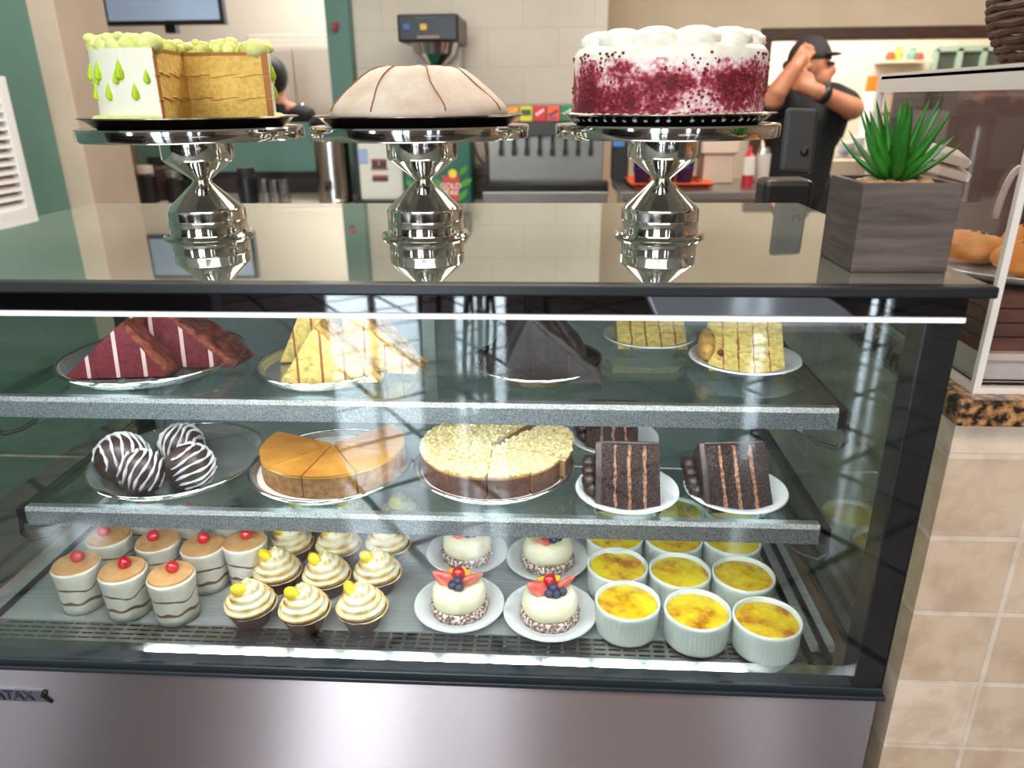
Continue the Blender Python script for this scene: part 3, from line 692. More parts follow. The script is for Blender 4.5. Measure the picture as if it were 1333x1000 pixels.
spots = [(98, 733, 'layered cream dessert cup with cherry, front row, nearest the left glass'), (159, 741, 'layered cream dessert cup with cherry, middle of the front row'), (222, 747, 'layered cream dessert cup with cherry, front row, beside the meringue tarts'),
         (141, 697, 'layered cream dessert cup, second row, nearest the left glass'), (205, 703, 'layered cream dessert cup, middle of the second row'), (264, 709, 'layered cream dessert cup with tall sides, third in the second row'), (318, 703, 'layered cream dessert cup, second row, half hidden beside the meringue tarts'),
         (182, 664, 'layered cream dessert cup behind the second row, left one'), (242, 668, 'layered cream dessert cup behind the second row, middle one'), (300, 672, 'layered cream dessert cup behind the second row, right one')]
for k, (px, py, lab) in enumerate(spots):
    q = onZ(px, py, D + .069); o = par0 if k == 0 else dup(par0)
    o.location = (q.x, q.y, D); o['label'] = lab; o.rotation_euler.z = random.uniform(-1.2, 1.2) + (3 if k in (3, 4) else 0)
# ------------------------------------------------------------------ meringue tarts
TOAST = toasted('toasted_meringue', [(0, (255, 250, 230)), (.42, (250, 234, 190)), (.62, (240, 204, 130)), (.85, (190, 130, 66)), (1, (140, 88, 44))])
LEMON = mat('lemon_curd_piece', (250, 216, 40), .3, sss=.1)
def make_meringue():
    t = thing('meringue_tart', 'x', 'tart', group='meringue tarts')
    R = .033
    MB().lathe([(0, 0), (R * .66, 0), (R * .98, .026), (R * 1.02, .028), (R * .98, .0285), (R * .9, .025), (0, .024)], 44, fn=lambda r, z, a: (r * (1 + .012 * math.sin(22 * a)), z)).build('pastry_shell', CRUSTD, t)
    nt_, nz = 56, 44; vs = []; fs = []; at = []
    for i in range(nz + 1):
        u = i / nz
        for k in range(nt_):
            a = 2 * PI * k / nt_; ph = 2 * PI * 5.2 * u - a
            rd = math.cos(ph); rr = R * (.97 * (1 - u ** 1.6)) * (1 + .09 * rd) + .0012; z = .025 + .043 * (u ** 1.05) + .0018 * rd
            n_ = noise.noise(Vector((math.cos(a) * 2.5, math.sin(a) * 2.5, u * 5)))
            rr *= 1 + .06 * n_
            vs.append((rr * math.cos(a), rr * math.sin(a), z)); at.append(max(0, min(1, .28 + .30 * rd + .62 * n_)))
    for i in range(nz):
        for k in range(nt_):
            k2 = (k + 1) % nt_; fs.append((i * nt_ + k, i * nt_ + k2, (i + 1) * nt_ + k2, (i + 1) * nt_ + k))
    fs.append(tuple(nz * nt_ + k for k in range(nt_)))
    mb = MB(); mb.add(vs, fs, 0, True); mb.build('meringue_swirl', TOAST, t, att=at)
    MB().ball((-.009, -.010, .058), .0105, (1.15, .75, .9), 12, 8, rot=RY(.6), fn=lambda v: 1 + .12 * noise.noise(v * 3)).build('lemon_piece', LEMON, t)
    return t
m0 = make_meringue()
rows = [('front row', [(326, 786), (396, 792), (471, 790)]), ('second row', [(361, 743), (425, 748), (491, 745)]), ('third row', [(378, 707), (440, 709), (505, 707)]), ('back row', [(396, 672), (458, 672), (522, 669)])]
cols_ = ['nearest the dessert cups', 'in the middle', 'nearest the fruit tarts']
for i, (rn, ps) in enumerate(rows):
    for j, (px, py) in enumerate(ps):
        q = onZ(px, py, D + .028); o = m0 if (i, j) == (0, 0) else dup(m0)
        o.location = (q.x, q.y, D); o.rotation_euler.z = random.uniform(-.9, .5); o['label'] = 'toasted meringue tart with lemon piece, %s, %s' % (rn, cols_[j])
# ------------------------------------------------------------------ fruit tarts
SUGAR = mat('sugared_crust', (134, 94, 82), .8, c2=(238, 230, 226), scale=240, bump=.6, lo=.47, hi=.56)
STRAW = mat('strawberry', (222, 62, 62), .3, c2=(246, 150, 130), scale=50, coat=.3)
BLUEB = mat('blueberry', (42, 48, 78), .45, c2=(64, 70, 104), scale=80)
MANGO = mat('mango_piece', (248, 186, 50), .3, coat=.3)
def fruit_tart(px, py, w_, lab, plab, var):
    p, r, _ = plate(px, py, D, w_, plab)
    t = thing('fruit_tart', lab, 'tart', (p.x, p.y + .002, D + .0046), rz=var * .35)
    R = r * .64
    MB().lathe([(0, 0), (R * .97, 0), (R, .006), (R * .99, .012), (R * .92, .0135), (0, .013)], 44, fn=lambda q, z, a: (q * (1 + .015 * math.sin(17 * a)), z)).build('crust', SUGAR, t)
    MB().lathe([(R * .86, .0125), (R * .93, .018), (R * .93, .024), (R * .88, .034), (R * .74, .041), (R * .5, .042), (R * .3, .039), (0, .038)], 48, fn=lambda q, z, a: (q * (1 + .045 * noise.noise(Vector((math.cos(a) * 2, math.sin(a) * 2, z * 70 + var)))), z + .003 * noise.noise(Vector((math.cos(a) * 1.5, math.sin(a) * 1.5 + var, q * 40))))).build('cream', CREAM, t)
    z = .043
    for sx, rot in ((-1, .5), (1, -.5)):
        sb = MB(); sb.lathe([(0, -.013), (.007, -.0115), (.0105, -.006), (.0105, 0), (.0085, .008), (.005, .015), (.0018, .0195), (0, .020)], 18, xf=Matrix.Scale(.5, 4, (0, 1, 0)) @ Matrix.Rotation(PI / 2, 4, 'Y'))
        o = sb.build('strawberry_wedge', STRAW, t); o.location = (sx * .018, -.004, z + .007); o.rotation_euler = (.6, -.55, PI if sx < 0 else 0)
    for k, (x, y, zz) in enumerate([(-.007, -.014, .004), (.003, -.017, .003), (.000, -.011, .010), (.013, -.014, .003)][:4 if var % 2 else 3]):
        MB().ball((x, y, z + zz), .0062, (1, 1, .92), 14, 9, fn=lambda v: 1 - .12 * max(0, v.z - .8) * 5).build('blueberry', BLUEB, t)
    MB().ball((.000, .002, z + .013), .0088, seg=16, rings=10).build('red_cherry', CHERRY, t)
    for x, y, rr in ((-.010, .010, .3), (.011, .008, -.4), (.003, .014, .1)):
        MB().box((0, 0, 0), (.012, .010, .012), rot=RZ(rr) @ RX(.5)).build('mango_cube', MANGO, t, .002).location = (x, y, z + .007)
    return t
fruit_tart(598, 786, 118, 'cream fruit tart in front, plate nearest the meringue tarts', 'white plate under a fruit tart, front left of the four', 0)
fruit_tart(716, 796, 122, 'cream fruit tart in front, plate nearest the custard ramekins', 'white plate under a fruit tart, front right of the four', 1)
fruit_tart(608, 718, 106, 'cream fruit tart behind, half covered by the shelf trim, near the meringue tarts', 'white plate under a fruit tart, rear left of the four', 2)
fruit_tart(713, 726, 108, 'cream fruit tart behind with strawberry and blueberries, near the custard ramekins', 'white plate under a fruit tart, rear right of the four', 3)
# ------------------------------------------------------------------ creme brulee ramekins
CUST = custard_mat()
def make_brulee():
    t = thing('custard_ramekin', 'x', 'ramekin', group='custard ramekins')
    R, H = .0435, .048
    rib = lambda r, z, a: (r + (.0007 * math.cos(44 * a) if .004 < z < .037 and r > R * .9 else 0), z)
    MB().lathe([(0, .0), (R * .88, 0), (R * .93, .003), (R * .94, .006), (R * .965, .035), (R * .985, .038), (R, .044), (R * .985, H), (R * .94, H), (R * .91, .045), (R * .88, .036), (0, .034)], 132, fn=rib).build('ramekin', RAMEK, t)
    MB().lathe([(0, .030), (R * .9, .030), (R * .905, .0415), (R * .85, .0425), (R * .4, .043), (0, .0432)], 44, fn=lambda r, z, a: (r, z + .0006 * noise.noise(Vector((r * 120 * math.cos(a), r * 120 * math.sin(a), 0))))).build('burnt_custard', CUST, t)
    return t
b0 = make_brulee(); first = True
rows = [('front row', [(817, 781), (908, 793), (999, 804)]), ('second row', [(804, 735), (885, 742), (968, 747)]), ('third row', [(800, 697), (877, 700), (953, 702)]), ('back row', [(808, 664), (882, 664), (952, 664)])]
cols_ = ['nearest the fruit tarts', 'in the middle', 'nearest the right glass']
for rn, ps in rows:
    for (px, py), cn in zip(ps, cols_):
        q = onZ(px, py, D + .047); o = b0 if first else dup(b0); first = False
        o.location = (q.x, q.y, D); o.rotation_euler.z = random.uniform(0, 6); o['label'] = 'white ramekin of burnt yellow custard, %s, %s' % (rn, cn)
# ------------------------------------------------------------------ cake stands on top of the case
def make_stand():
    t = thing('cake_stand', 'x', 'cake stand', group='polished steel cake stands')
    MB().lathe([(0, 0), (.058, 0), (.0595, .002), (.057, .005), (.0515, .0055), (.051, .008), (.0505, .021), (.0512, .0225), (.0505, .024), (.0505, .034), (.049, .037)], 64).build('base', CHROME, t)
    MB().lathe([(.0485, .0365), (.046, .040), (.013, .070), (.0118, .073), (.013, .075), (.038, .0945), (.042, .0975)], 64).build('waisted_stem', CHROME, t)
    MB().lathe([(.041, .0968), (.0445, .099), (.046, .102), (.046, .128), (.044, .130)], 64).build('collar', CHROME, t)
    MB().lathe([(0, .128), (.120, .128), (.132, .1255), (.1385, .1255), (.1398, .128), (.1398, .139), (.1385, .1412), (.134, .1415), (.13, .1405), (0, .1405)], 96).build('top_plate', CHROME, t)
    return t
st0 = make_stand(); ZS = ZT + .1405
STP = {}
for k, (px, lab) in enumerate(((274, 'polished steel cake stand under the lime frosted cake'), (555, 'polished steel cake stand under the domed meringue pie'), (857, 'polished steel cake stand under the red velvet cake'))):
    q = onZ(px, 306, ZT); o = st0 if k == 0 else dup(st0); o.location = (q.x, q.y, ZT); o['label'] = lab; STP[k] = q
for k, lab in ((0, 'dark shallow steel tray under the lime frosted cake'), (1, 'dark flared steel tray under the domed meringue pie'), (2, 'dark flared steel tray under the red velvet cake')):
    q = STP[k]; t = thing('cake_tray', lab, 'tray', (q.x, q.y, ZS))
    MB().lathe([(0, 0), (.112, 0), (.117, .002), (.128, .0110), (.1335, .0118), (.1335, .0134), (.127, .0126), (.114, .0042), (.110, .0036), (0, .0036)], 80, fn=lambda r, z, a: (r * (1 + (.006 * math.cos(24 * a) if r > .12 else 0)), z)).build('tray_dish', DARKTR, t)
ZC = ZS + .0042
# lime cake with a quarter missing
q = STP[0]
LIMEF = mat('lime_frosting', (236, 236, 166), .6, c2=(220, 226, 122), scale=90, bump=.4, sss=.1)
WHF = mat('white_frosting', (236, 232, 212), .55, bump=.15, scale=40)
t = thing('lime_frosted_cake', 'white frosted cake with lime drops and topping, front quarter cut away', 'cake', (q.x, q.y, ZC)); t.scale = (1, 1, .9)
R = .106
mb = MB(); mb.sector(R, 4, 278, [.004, .05, .094], 0, 1, 0, 48, .008); mb.build('sponge_and_frosting', [WHF, CAKEY], t)
for a0 in (4, 278):
    ln = MB(); a = math.radians(a0); n = Vector((math.sin(a), -math.cos(a), 0)) * (1 if a0 < 90 else -1)
    for z in (.034, .064):
        ln = MB()
        for i in range(9):
            u = .1 + .86 * i / 8; c = Vector((R * u * math.cos(a), R * u * math.sin(a), z + .002 * math.sin(i * 2.1)))
            ln.ball(c + n * .0002, .006, (1.5 * abs(math.cos(a)) + .1, 1.5 * abs(math.sin(a)) + .1, .08), 8, 6)
        ln.build('filling_line', mat('amber_filling', (220, 172, 84), .6), t)
ed = MB()
for a0 in (4, 278):
    a = math.radians(a0)
    ed.box((R * .965 * math.cos(a), R * .965 * math.sin(a), .05), (.008, .0012, .088), rot=RZ(a))
    ed.box((R * .5 * math.cos(a), R * .5 * math.sin(a), .0925), (R * .98, .0014, .004), rot=RZ(a))
ed.build('browned_edges', mat('browned_cake_edge', (170, 110, 50), .7), t)
dr = MB()
for row, (z, s) in enumerate(((.066, 1), (.040, .85), (.058, .7))):
    for k in range(16):
        a = math.radians(12 + 22 * k + row * 9)
        if math.degrees(a) > 272 : continue
        c = (R * 1.0 * math.cos(a), R * 1.0 * math.sin(a), z)
        dr.lathe([(0, -.010 * s), (.0050 * s, -.007 * s), (.0060 * s, -.002 * s), (.003 * s, .009 * s), (0, .016 * s)], 10, c)
dr.build('lime_icing_drops', mat('lime_icing', (176, 206, 20), .35), t)
tp = MB()
for k in range(22):
    a = math.radians(9 + 12.6 * k); rr = R * .86
    tp.ball((rr * math.cos(a), rr * math.sin(a), .099), .0155, (1, 1, .85), 14, 9, fn=lambda v, k=k: 1 + .10 * math.sin(6 * math.atan2(v.y, v.x) + 5 * v.z + k))
for k in range(130):
    a = math.radians(9 + 264 * random.random()); rr = R * .98 * math.sqrt(random.random())
    tp.ball((rr * math.cos(a), rr * math.sin(a), .098 + .012 * random.random()), .005 + .005 * random.random(), (1, 1, .8), 8, 6)
tp.build('lime_topping', LIMEF, t)
bo = MB()
for k in range(64):
    a = math.radians(8 + 266 * k / 63); bo.ball(((R + .003) * math.cos(a), (R + .003) * math.sin(a), .0065), .0085, (1, 1, .85), 8, 6)
bo.build('lime_crumb_border', LIMEF, t)
# meringue pie
q = STP[1]
PIE = mat('pale_meringue', (216, 200, 184), .65, c2=(202, 178, 156), scale=22, bump=.25, bscale=60, sss=.1)
t = thing('meringue_pie', 'domed pale meringue pie with brown cut lines, on the middle stand', 'pie', (q.x, q.y, ZC))
dome = [(0, 0), (.104, 0), (.1115, .004), (.1125, .014), (.1085, .021), (.100, .029), (.090, .038), (.080, .0465), (.070, .0545), (.060, .061), (.050, .0645), (.02, .066), (0, .0665)]
MB().lathe(dome, 72, fn=lambda r, z, a: (r * (1 + .012 * noise.noise(Vector((math.cos(a) * 3, math.sin(a) * 3, z * 40)))), z + .0015 * noise.noise(Vector((r * 60 * math.cos(a), r * 60 * math.sin(a), 3))))).build('meringue_dome', PIE, t)
cl = MB()
for dg in range(0, 360, 45):
    a = math.radians(dg + 22); pts = [((r + .0006) * math.cos(a + .05 * math.sin(z * 90)), (r + .0006) * math.sin(a + .05 * math.sin(z * 90)), z + .0005) for r, z in dome[3:]]
    cl.tube(pts, .0008, 6)
cl.build('cut_lines', mat('toasted_cut', (150, 96, 66), .7), t)
# red velvet cake
q = STP[2]
RVS, nt, bs, L = newmat('crumbed_red_velvet_side')
tc = nt.nodes.new('ShaderNodeTexCoord'); sz = nt.nodes.new('ShaderNodeSeparateXYZ'); L(tc.outputs['Object'], sz.inputs[0])
n1 = nt.nodes.new('ShaderNodeTexNoise'); n1.inputs['Scale'].default_value = 26; n1.inputs['Detail'].default_value = 3; L(tc.outputs['Object'], n1.inputs['Vector'])
n2 = nt.nodes.new('ShaderNodeTexNoise'); n2.inputs['Scale'].default_value = 190; n2.inputs['Detail'].default_value = 4; L(tc.outputs['Object'], n2.inputs['Vector'])
mz = nt.nodes.new('ShaderNodeMapRange'); mz.inputs['From Min'].default_value = .055; mz.inputs['From Max'].default_value = .092; mz.inputs['To Min'].default_value = 0; mz.inputs['To Max'].default_value = .30; L(sz.outputs[2], mz.inputs[0])
a1 = nt.nodes.new('ShaderNodeMath'); a1.operation = 'MULTIPLY_ADD'; a1.inputs[1].default_value = .42; L(n2.outputs['Fac'], a1.inputs[0]); L(mz.outputs[0], a1.inputs[2])
a2 = nt.nodes.new('ShaderNodeMath'); a2.operation = 'MULTIPLY_ADD'; a2.inputs[1].default_value = .75; L(n1.outputs['Fac'], a2.inputs[0]); L(a1.outputs[0], a2.inputs[2])
rp = nt.nodes.new('ShaderNodeValToRGB'); e = rp.color_ramp.elements; e[0].position, e[0].color = .52, lin((100, 12, 30)); e[1].position, e[1].color = .76, lin((246, 232, 226))
k_ = e.new(.61); k_.color = lin((160, 50, 66)); k_ = e.new(.69); k_.color = lin((226, 168, 172))
L(a2.outputs[0], rp.inputs[0]); L(rp.outputs[0], bs.inputs['Base Color']); bs.inputs['Roughness'].default_value = .75
bp = nt.nodes.new('ShaderNodeBump'); bp.inputs['Strength'].default_value = .6; bp.inputs['Distance'].default_value = .003; L(n2.outputs['Fac'], bp.inputs['Height']); L(bp.outputs[0], bs.inputs['Normal'])
t = thing('red_velvet_cake', 'whole red velvet cake with white top and red crumbs pressed round the side', 'cake', (q.x, q.y, ZC)); t.scale = (1, 1, .87)
R = .117
MB().lathe([(0, 0), (R * .99, 0), (R, .004), (R, .078), (R * .99, .088), (R * .95, .095), (0, .096)], 80, mi=[0, 0, 0, 1, 1, 1], fn=lambda r, z, a: (r * (1 + .006 * noise.noise(Vector((math.cos(a) * 9, math.sin(a) * 9, z * 90)))), z)).build('cake_body', [RVS, CREAMW], t)
cr = MB()
for k in range(1100):
    a = 2 * PI * random.random(); z = .004 + .082 * random.random() ** .9
    if noise.noise(Vector((math.cos(a) * 2.6, math.sin(a) * 2.6, z * 26))) < -.05 + (z - .05) * 2: continue
    cr.ball((R * 1.001 * math.cos(a), R * 1.001 * math.sin(a), z), .0009 + .0013 * random.random(), (1, 1, 1), 6, 4)
cr.build('red_crumbs', mat('red_crumb', (110, 14, 30), .8, c2=(150, 40, 54), scale=200), t)['kind'] = 'stuff'
bo = MB()
for k in range(60):
    a = 2 * PI * k / 60; bo.ball(((R + .001) * math.cos(a), (R + .001) * math.sin(a), .006), .0065, (1, 1, .9), 8, 6)
bo.build('cream_border', CREAMW, t)
for k in range(12):
    a = 2 * PI * k / 12 + .2
    MB().lathe([(.025, 0), (.028, .006), (.026, .013), (.020, .019), (.011, .023), (0, .024)], 28, fn=lambda r, z, a_: (r * (1 + .06 * math.sin(7 * a_ + z * 240)), z)).build('cream_dollop', CREAMW, t).location = (R * .72 * math.cos(a), R * .72 * math.sin(a), .093)
sp = MB().lathe([(0, .095), (R * .6, .095), (R * .55, .104), (0, .106)], 40).build('cream_centre', CREAMW, t)
# ------------------------------------------------------------------ tiled side counter, granite, acrylic case
XT = onY(1166, 900, .76).x
zg1 = onY(1300, 518, .75).z; zg0 = onY(1300, 554, .745).z
t = thing('tiled_counter', 'side counter clad in beige travertine tiles, right of the display case', 'counter', (XT + .6, 1.1, 0))
MB().bb(XT, XT + 1.3, .76, 1.5, 0, zg0).build('tiled_base', TRAV, t, 0, world=True)
GRAN = mat('granite', (50, 36, 30), .15, c2=(196, 142, 92), scale=110, detail=8, lo=.42, hi=.62, coat=.4)
MB().bb(XT - .012, XT + 1.3, .738, 1.5, zg0, zg1).build('granite_worktop', GRAN, t, .004, world=True)
aq = onZ(1268, 511, zg1); ax, ay, az = aq.x, aq.y, zg1
rb_ = onY(1150, 100, 1.0); ayb = ax / rb_.x; azt = onY(1284, 80, ay).z; ax1 = ax + .52
t = thing('acrylic_pastry_case', 'clear acrylic pastry case standing on the granite counter', 'pastry case', ((ax + ax1) / 2, (ay + ayb) / 2, az))
e = .0032
f = MB()
f.bb(ax, ax + e, ay, ayb, az, azt).bb(ax1 - e, ax1, ay, ayb, az, azt).bb(ax, ax1, ayb - e, ayb, az, azt).bb(ax, ax1, ay, ay + e, az, azt - .05).bb(ax, ax1, ay, ayb, azt - e, azt)
f.build('clear_panels', ACRYL, t, world=True)
f = MB(); k = .0036
for x in (ax, ax1):
    for y in (ay, ayb): f.bb(x - k, x + k, y - k, y + k, az, azt)
zm = onY(1300, 122, ay).z
for z in (az + k, azt - k):
    for y in (ay, ayb): f.bb(ax + k, ax1 - k, y - k, y + k, z - k, z + k)
    for x in (ax, ax1): f.bb(x - k, x + k, ay + k, ayb - k, z - k, z + k)
f.bb(ax, ax1, ay - k, ay + k, zm - .002, zm + .002)
f.bb(ax - k, ax + k, ay + k, ayb - k, azt - .024, azt - k)
f.build('panel_edges', ACEDGE, t, world=True)
zp = onY(1320, 362, ay + .05).z
h0 = onY(1292, 283, ayb); h1 = onY(1303, 222, ayb)
MB().tube(bez((h0.x, ayb - .006, h0.z), (h0.x + .005, ayb - .01, h1.z + .02), (h1.x + .03, ayb - .006, h1.z), 8), .005, 8).build('door_handle', ACEDGE, t, world=True)
tub_z = onY(1300, 448, ay + .05).z
t = thing('white_tub', 'low translucent white tub at the bottom of the acrylic pastry case', 'tub', (ax + .2, ay + .15, az))
f = MB(); f.bb(ax + .012, ax + .42, ay + .02, ay + .27, az + .0045, az + .008); f.bb(ax + .012, ax + .42, ay + .02, ay + .023, az + .006, tub_z - .008); f.bb(ax + .012, ax + .015, ay + .02, ay + .27, az + .006, tub_z - .008); f.bb(ax + .417, ax + .42, ay + .02, ay + .27, az + .006, tub_z - .008); f.bb(ax + .012, ax + .42, ay + .267, ay + .27, az + .006, tub_z - .008)
f.build('tub_body', mat('milky_plastic', (214, 208, 204), .35), t, world=True)
MB().bb(ax + .008, ax + .425, ay + .015, ay + .275, tub_z - .008, tub_z).build('tub_rim', mat('tub_rim_plastic', (228, 214, 204), .35), t, .001, world=True)
RUST = mat('rustic_brown_wood', (116, 78, 62), .65, c2=(84, 55, 46), scale=9, stretch=(1, 1, 5), bump=.4)
ris = MB()
nh = 4
for i in range(nh):
    z0 = tub_z + .0005 + (zp - .012 - tub_z) * i / nh; ris.bb(ax + .006, ax + .40, ay + .025, ay + .25, z0, z0 + (zp - .012 - tub_z) / nh - .0012)
tag(ris.build('wooden_riser', RUST, bevel=.001), 'brown wooden riser block under the cookie plate, in the acrylic case', 'riser')
pr_ = .115; pcx, pcy = ax + .093, ay + .128
t = thing('cookie_plate', 'white plate with upturned rim carrying golden cookies, inside the acrylic case', 'plate', (pcx, pcy, zp - .0125))
MB().lathe([(0, 0), (pr_ * .6, 0), (pr_ * .7, .003), (pr_ * .97, .013), (pr_, .016), (pr_ * .97, .0165), (pr_ * .7, .007), (0, .005)], 60).build('plate_dish', CERAM, t)
COOK = mat('golden_cookie', (206, 132, 54), .75, c2=(232, 170, 88), scale=26, bump=.6, bscale=70)
CHIP = mat('dark_chip', (74, 42, 24), .5)
def cookie(x, y, z, r, rz, tl, lab):
    t = thing('cookie', lab, 'cookie', (x, y, z), rz, group='cookies on the acrylic case plate'); t.rotation_euler = (tl[0], tl[1], rz)
    MB().ball((0, 0, 0), r, (1.15, .85, .42), 28, 16, fn=lambda v: 1 + .07 * noise.noise(v * 2.4 + Vector((rz, 0, 0)))).build('cookie_body', COOK, t)
    c = MB()
    for _ in range(7):
        a, q = random.random() * 6.28, random.random() * .7; v = Vector((1.12 * q * math.cos(a), .83 * q * math.sin(a), .42 * math.sqrt(1 - q * q))); c.ball(v * r, .0032, (1, 1, .6), 8, 6)
    c.build('chocolate_chips', CHIP, t)
cookie(pcx - .045, pcy + .03, zp + .014, .046, .35, (0, .12), 'golden cookie at the left edge of the plate in the acrylic case')
cookie(pcx + .004, pcy - .045, zp + .013, .05, -.15, (.1, 0), 'golden cookie with dark chips, in front on the plate in the acrylic case')
cookie(pcx + .045, pcy + .025, zp + .024, .05, .1, (0, -.1), 'golden cookie behind, higher on the pile in the acrylic case')
for k, lab in enumerate(('upper white paper bag leaning at the back of the acrylic case', 'lower white paper bag leaning at the back of the acrylic case')):
    a = onY(1196, 192 + 18 * k, ayb - .03); b = onY(1258, 208 + 18 * k, ayb - .05)
    mdl = (a + b) / 2; ang = math.atan2(b.z - a.z, b.x - a.x)
    mb = MB(); mb.box((0, 0, 0), ((b - a).length, .05, .012), rot=None)
    o = mb.build('paper_bag', mat('white_paper', (228, 216, 204), .7), bevel=.003); o.location = mdl; o.rotation_euler = (.25, -ang, 0); tag(o, lab, 'paper bag', 'paper bags in the acrylic case')
# wicker basket on the acrylic case
bq = onY(1312, 62, ay + .16)
t = thing('wicker_basket', 'dark brown wicker basket on top of the acrylic pastry case', 'basket', (bq.x + .13, ay + .19, azt))
w_ = MB(); 
for k in range(9):
    z = .005 + .0085 * k; rr = .10 + .028 * math.sin(k / 8 * 1.5); w_.tube([(rr * math.cos(a), rr * math.sin(a), z + .0015 * math.sin(12 * a + PI * k)) for a in [2 * PI * i / 48 for i in range(48)]], .0052, 8, closed=True)
w_.lathe([(0, .001), (.098, .001), (.098, .005), (0, .005)], 40)
WICK = mat('wicker', (98, 60, 36), .6, c2=(66, 38, 24), scale=60)
w_.build('woven_body', WICK, t)
MB().tube([(.126 * math.cos(a), 0, .08 + .05 * math.sin(a)) for a in [PI * i / 20 for i in range(21)]], .007, 8).build('handle', WICK, t)
# planter with succulent
pq = onZ(1107, 355, ZT); pw = rpx(onZ(1107, 355, ZT), 121) * 2
ph_ = onY(1107, 239, pq.y).z - ZT
t = thing('succulent_planter', 'square dark wood planter with a spiky green succulent, on the glass case top', 'planter', (pq.x + pw / 2, pq.y + pw / 2, ZT))
PLW = mat('greyed_plank_wood', (106, 90, 84), .65, c2=(72, 59, 55), scale=10, stretch=(1, 1, 9), bump=.35)
bx = MB(); h2 = pw / 2; tk = .007
for sx in (-1, 1): bx.bb(sx * h2, sx * (h2 - tk), -h2 + tk, h2 - tk, 0, ph_); bx.bb(-h2, h2, sx * h2, sx * (h2 - tk), 0, ph_)
bx.bb(-h2 + tk, h2 - tk, -h2 + tk, h2 - tk, 0, .006)
bx.build('planter_box', PLW, t, .0015)
MB().bb(-h2 + tk, h2 - tk, -h2 + tk, h2 - tk, .006, ph_ - .012).build('soil', mat('soil', (70, 52, 40), .9), t)
pb = MB()
for _ in range(46): pb.ball((random.uniform(-h2 + .012, h2 - .012), random.uniform(-h2 + .012, h2 - .012), ph_ - .008 + .004 * random.random()), .0065 + .003 * random.random(), (1, .8, .7), 8, 6)
pb.build('pebbles', mat('tan_pebbles', (206, 170, 120), .7, c2=(160, 128, 90), scale=60), t)
lf = MB()
def leaf(mb, az_, el, L_, wd):
    u = Vector((math.cos(az_), math.sin(az_), 0)); pts = []; n = 9
    for i in range(n + 1):
        s = i / n; e_ = el + .35 * s * (1 if el < 1.2 else .2) * -1 * 0 + .25 * s
        pts.append(u * (L_ * s * math.cos(el) * (1 - .12 * s)) + Vector((0, 0, L_ * s * math.sin(min(1.45, e_)))))
    sd = Vector((-u.y, u.x, 0)); vs = []; fs = []
    for i, p in enumerate(pts):
        s = i / n; wv = wd * (.75 + .6 * s if s < .35 else .96 * (1 - (s - .35) / .65) ** .8 + .01); nrm = Vector((-u.x * math.sin(el), -u.y * math.sin(el), math.cos(el)))
        vs += [p - sd * wv + nrm * wv * .35, p - nrm * wv * .35, p + sd * wv + nrm * wv * .35, p + nrm * wv * .1]
    for i in range(n):
        for k in range(4):
            k2 = (k + 1) % 4; a = i * 4; fs.append((a + k, a + k2, a + 4 + k2, a + 4 + k))
    base = Vector((0, 0, ph_ - .004)); mb.add([v + base + u * .004 for v in vs], fs, 0, True)
for k in range(9): leaf(lf, k * .70 + .2, .45 + .1 * (k % 2), .072, .0085)
for k in range(8): leaf(lf, k * .785 + .5, .85 + .12 * (k % 2), .082, .009)
for k in range(6): leaf(lf, k * 1.05 + .1, 1.15 + .15 * (k % 2), .084, .009)
lf.build('succulent_leaves', mat('succulent_green', (30, 100, 24), .4, c2=(52, 128, 36), scale=30), t)
# ------------------------------------------------------------------ payment terminal behind the case
yt = 1.62
def PY(px, py, y): return onY(px, py, y)
a = PY(1018, 226, yt); b = PY(1062, 140, yt)
t = thing('payment_terminal', 'black payment terminal seen from the back, on its stand behind the case', 'payment terminal', (a.x + .03, yt, .93))
cxm = (a.x + b.x) / 2; hh = (b.z - a.z)
mb = MB(); mb.box((0, 0, 0), (.066, .018, hh), rot=RX(-.25) @ RY(.06)); o = mb.build('terminal_body', mat('terminal_grey', (50, 49, 50), .5), t, .008); o.location = (cxm - t.location.x, 0, (a.z + b.z) / 2 - .93)
MB().ball((0, 0, 0), .009, (1, .5, 1), 12, 8).build('camera_button', BLACK, t).location = (cxm - t.location.x + .01, -.018, (a.z + b.z) / 2 - .93 - .02)
c = PY(1026, 240, yt)
MB().bb(c.x - .055, c.x + .045, yt - .03, yt + .05, c.z - .055, c.z + .012).build('terminal_cradle', BLACK, t, .012, world=True)
MB().bb(c.x - .03, c.x + .02, yt - .01, yt + .03, .945, c.z - .04).build('post', BLACK, t, .006, world=True)
MB().bb(c.x - .09, c.x + .08, yt - .07, yt + .09, .93, .948).build('foot_plate', BLACK, t, .006, world=True)
t = thing('service_counter', 'low service counter behind the display case carrying the payment terminal', 'counter', (.75, 1.7, 0))
MB().bb(.44, 1.25, 1.54, 1.98, 0, .90).build('cabinet', mat('counter_cabinet', (90, 84, 80), .6), t, .004, world=True); MB().bb(.42, 1.26, 1.53, 2.0, .90, .93).build('worktop', STEEL, t, .004, world=True)
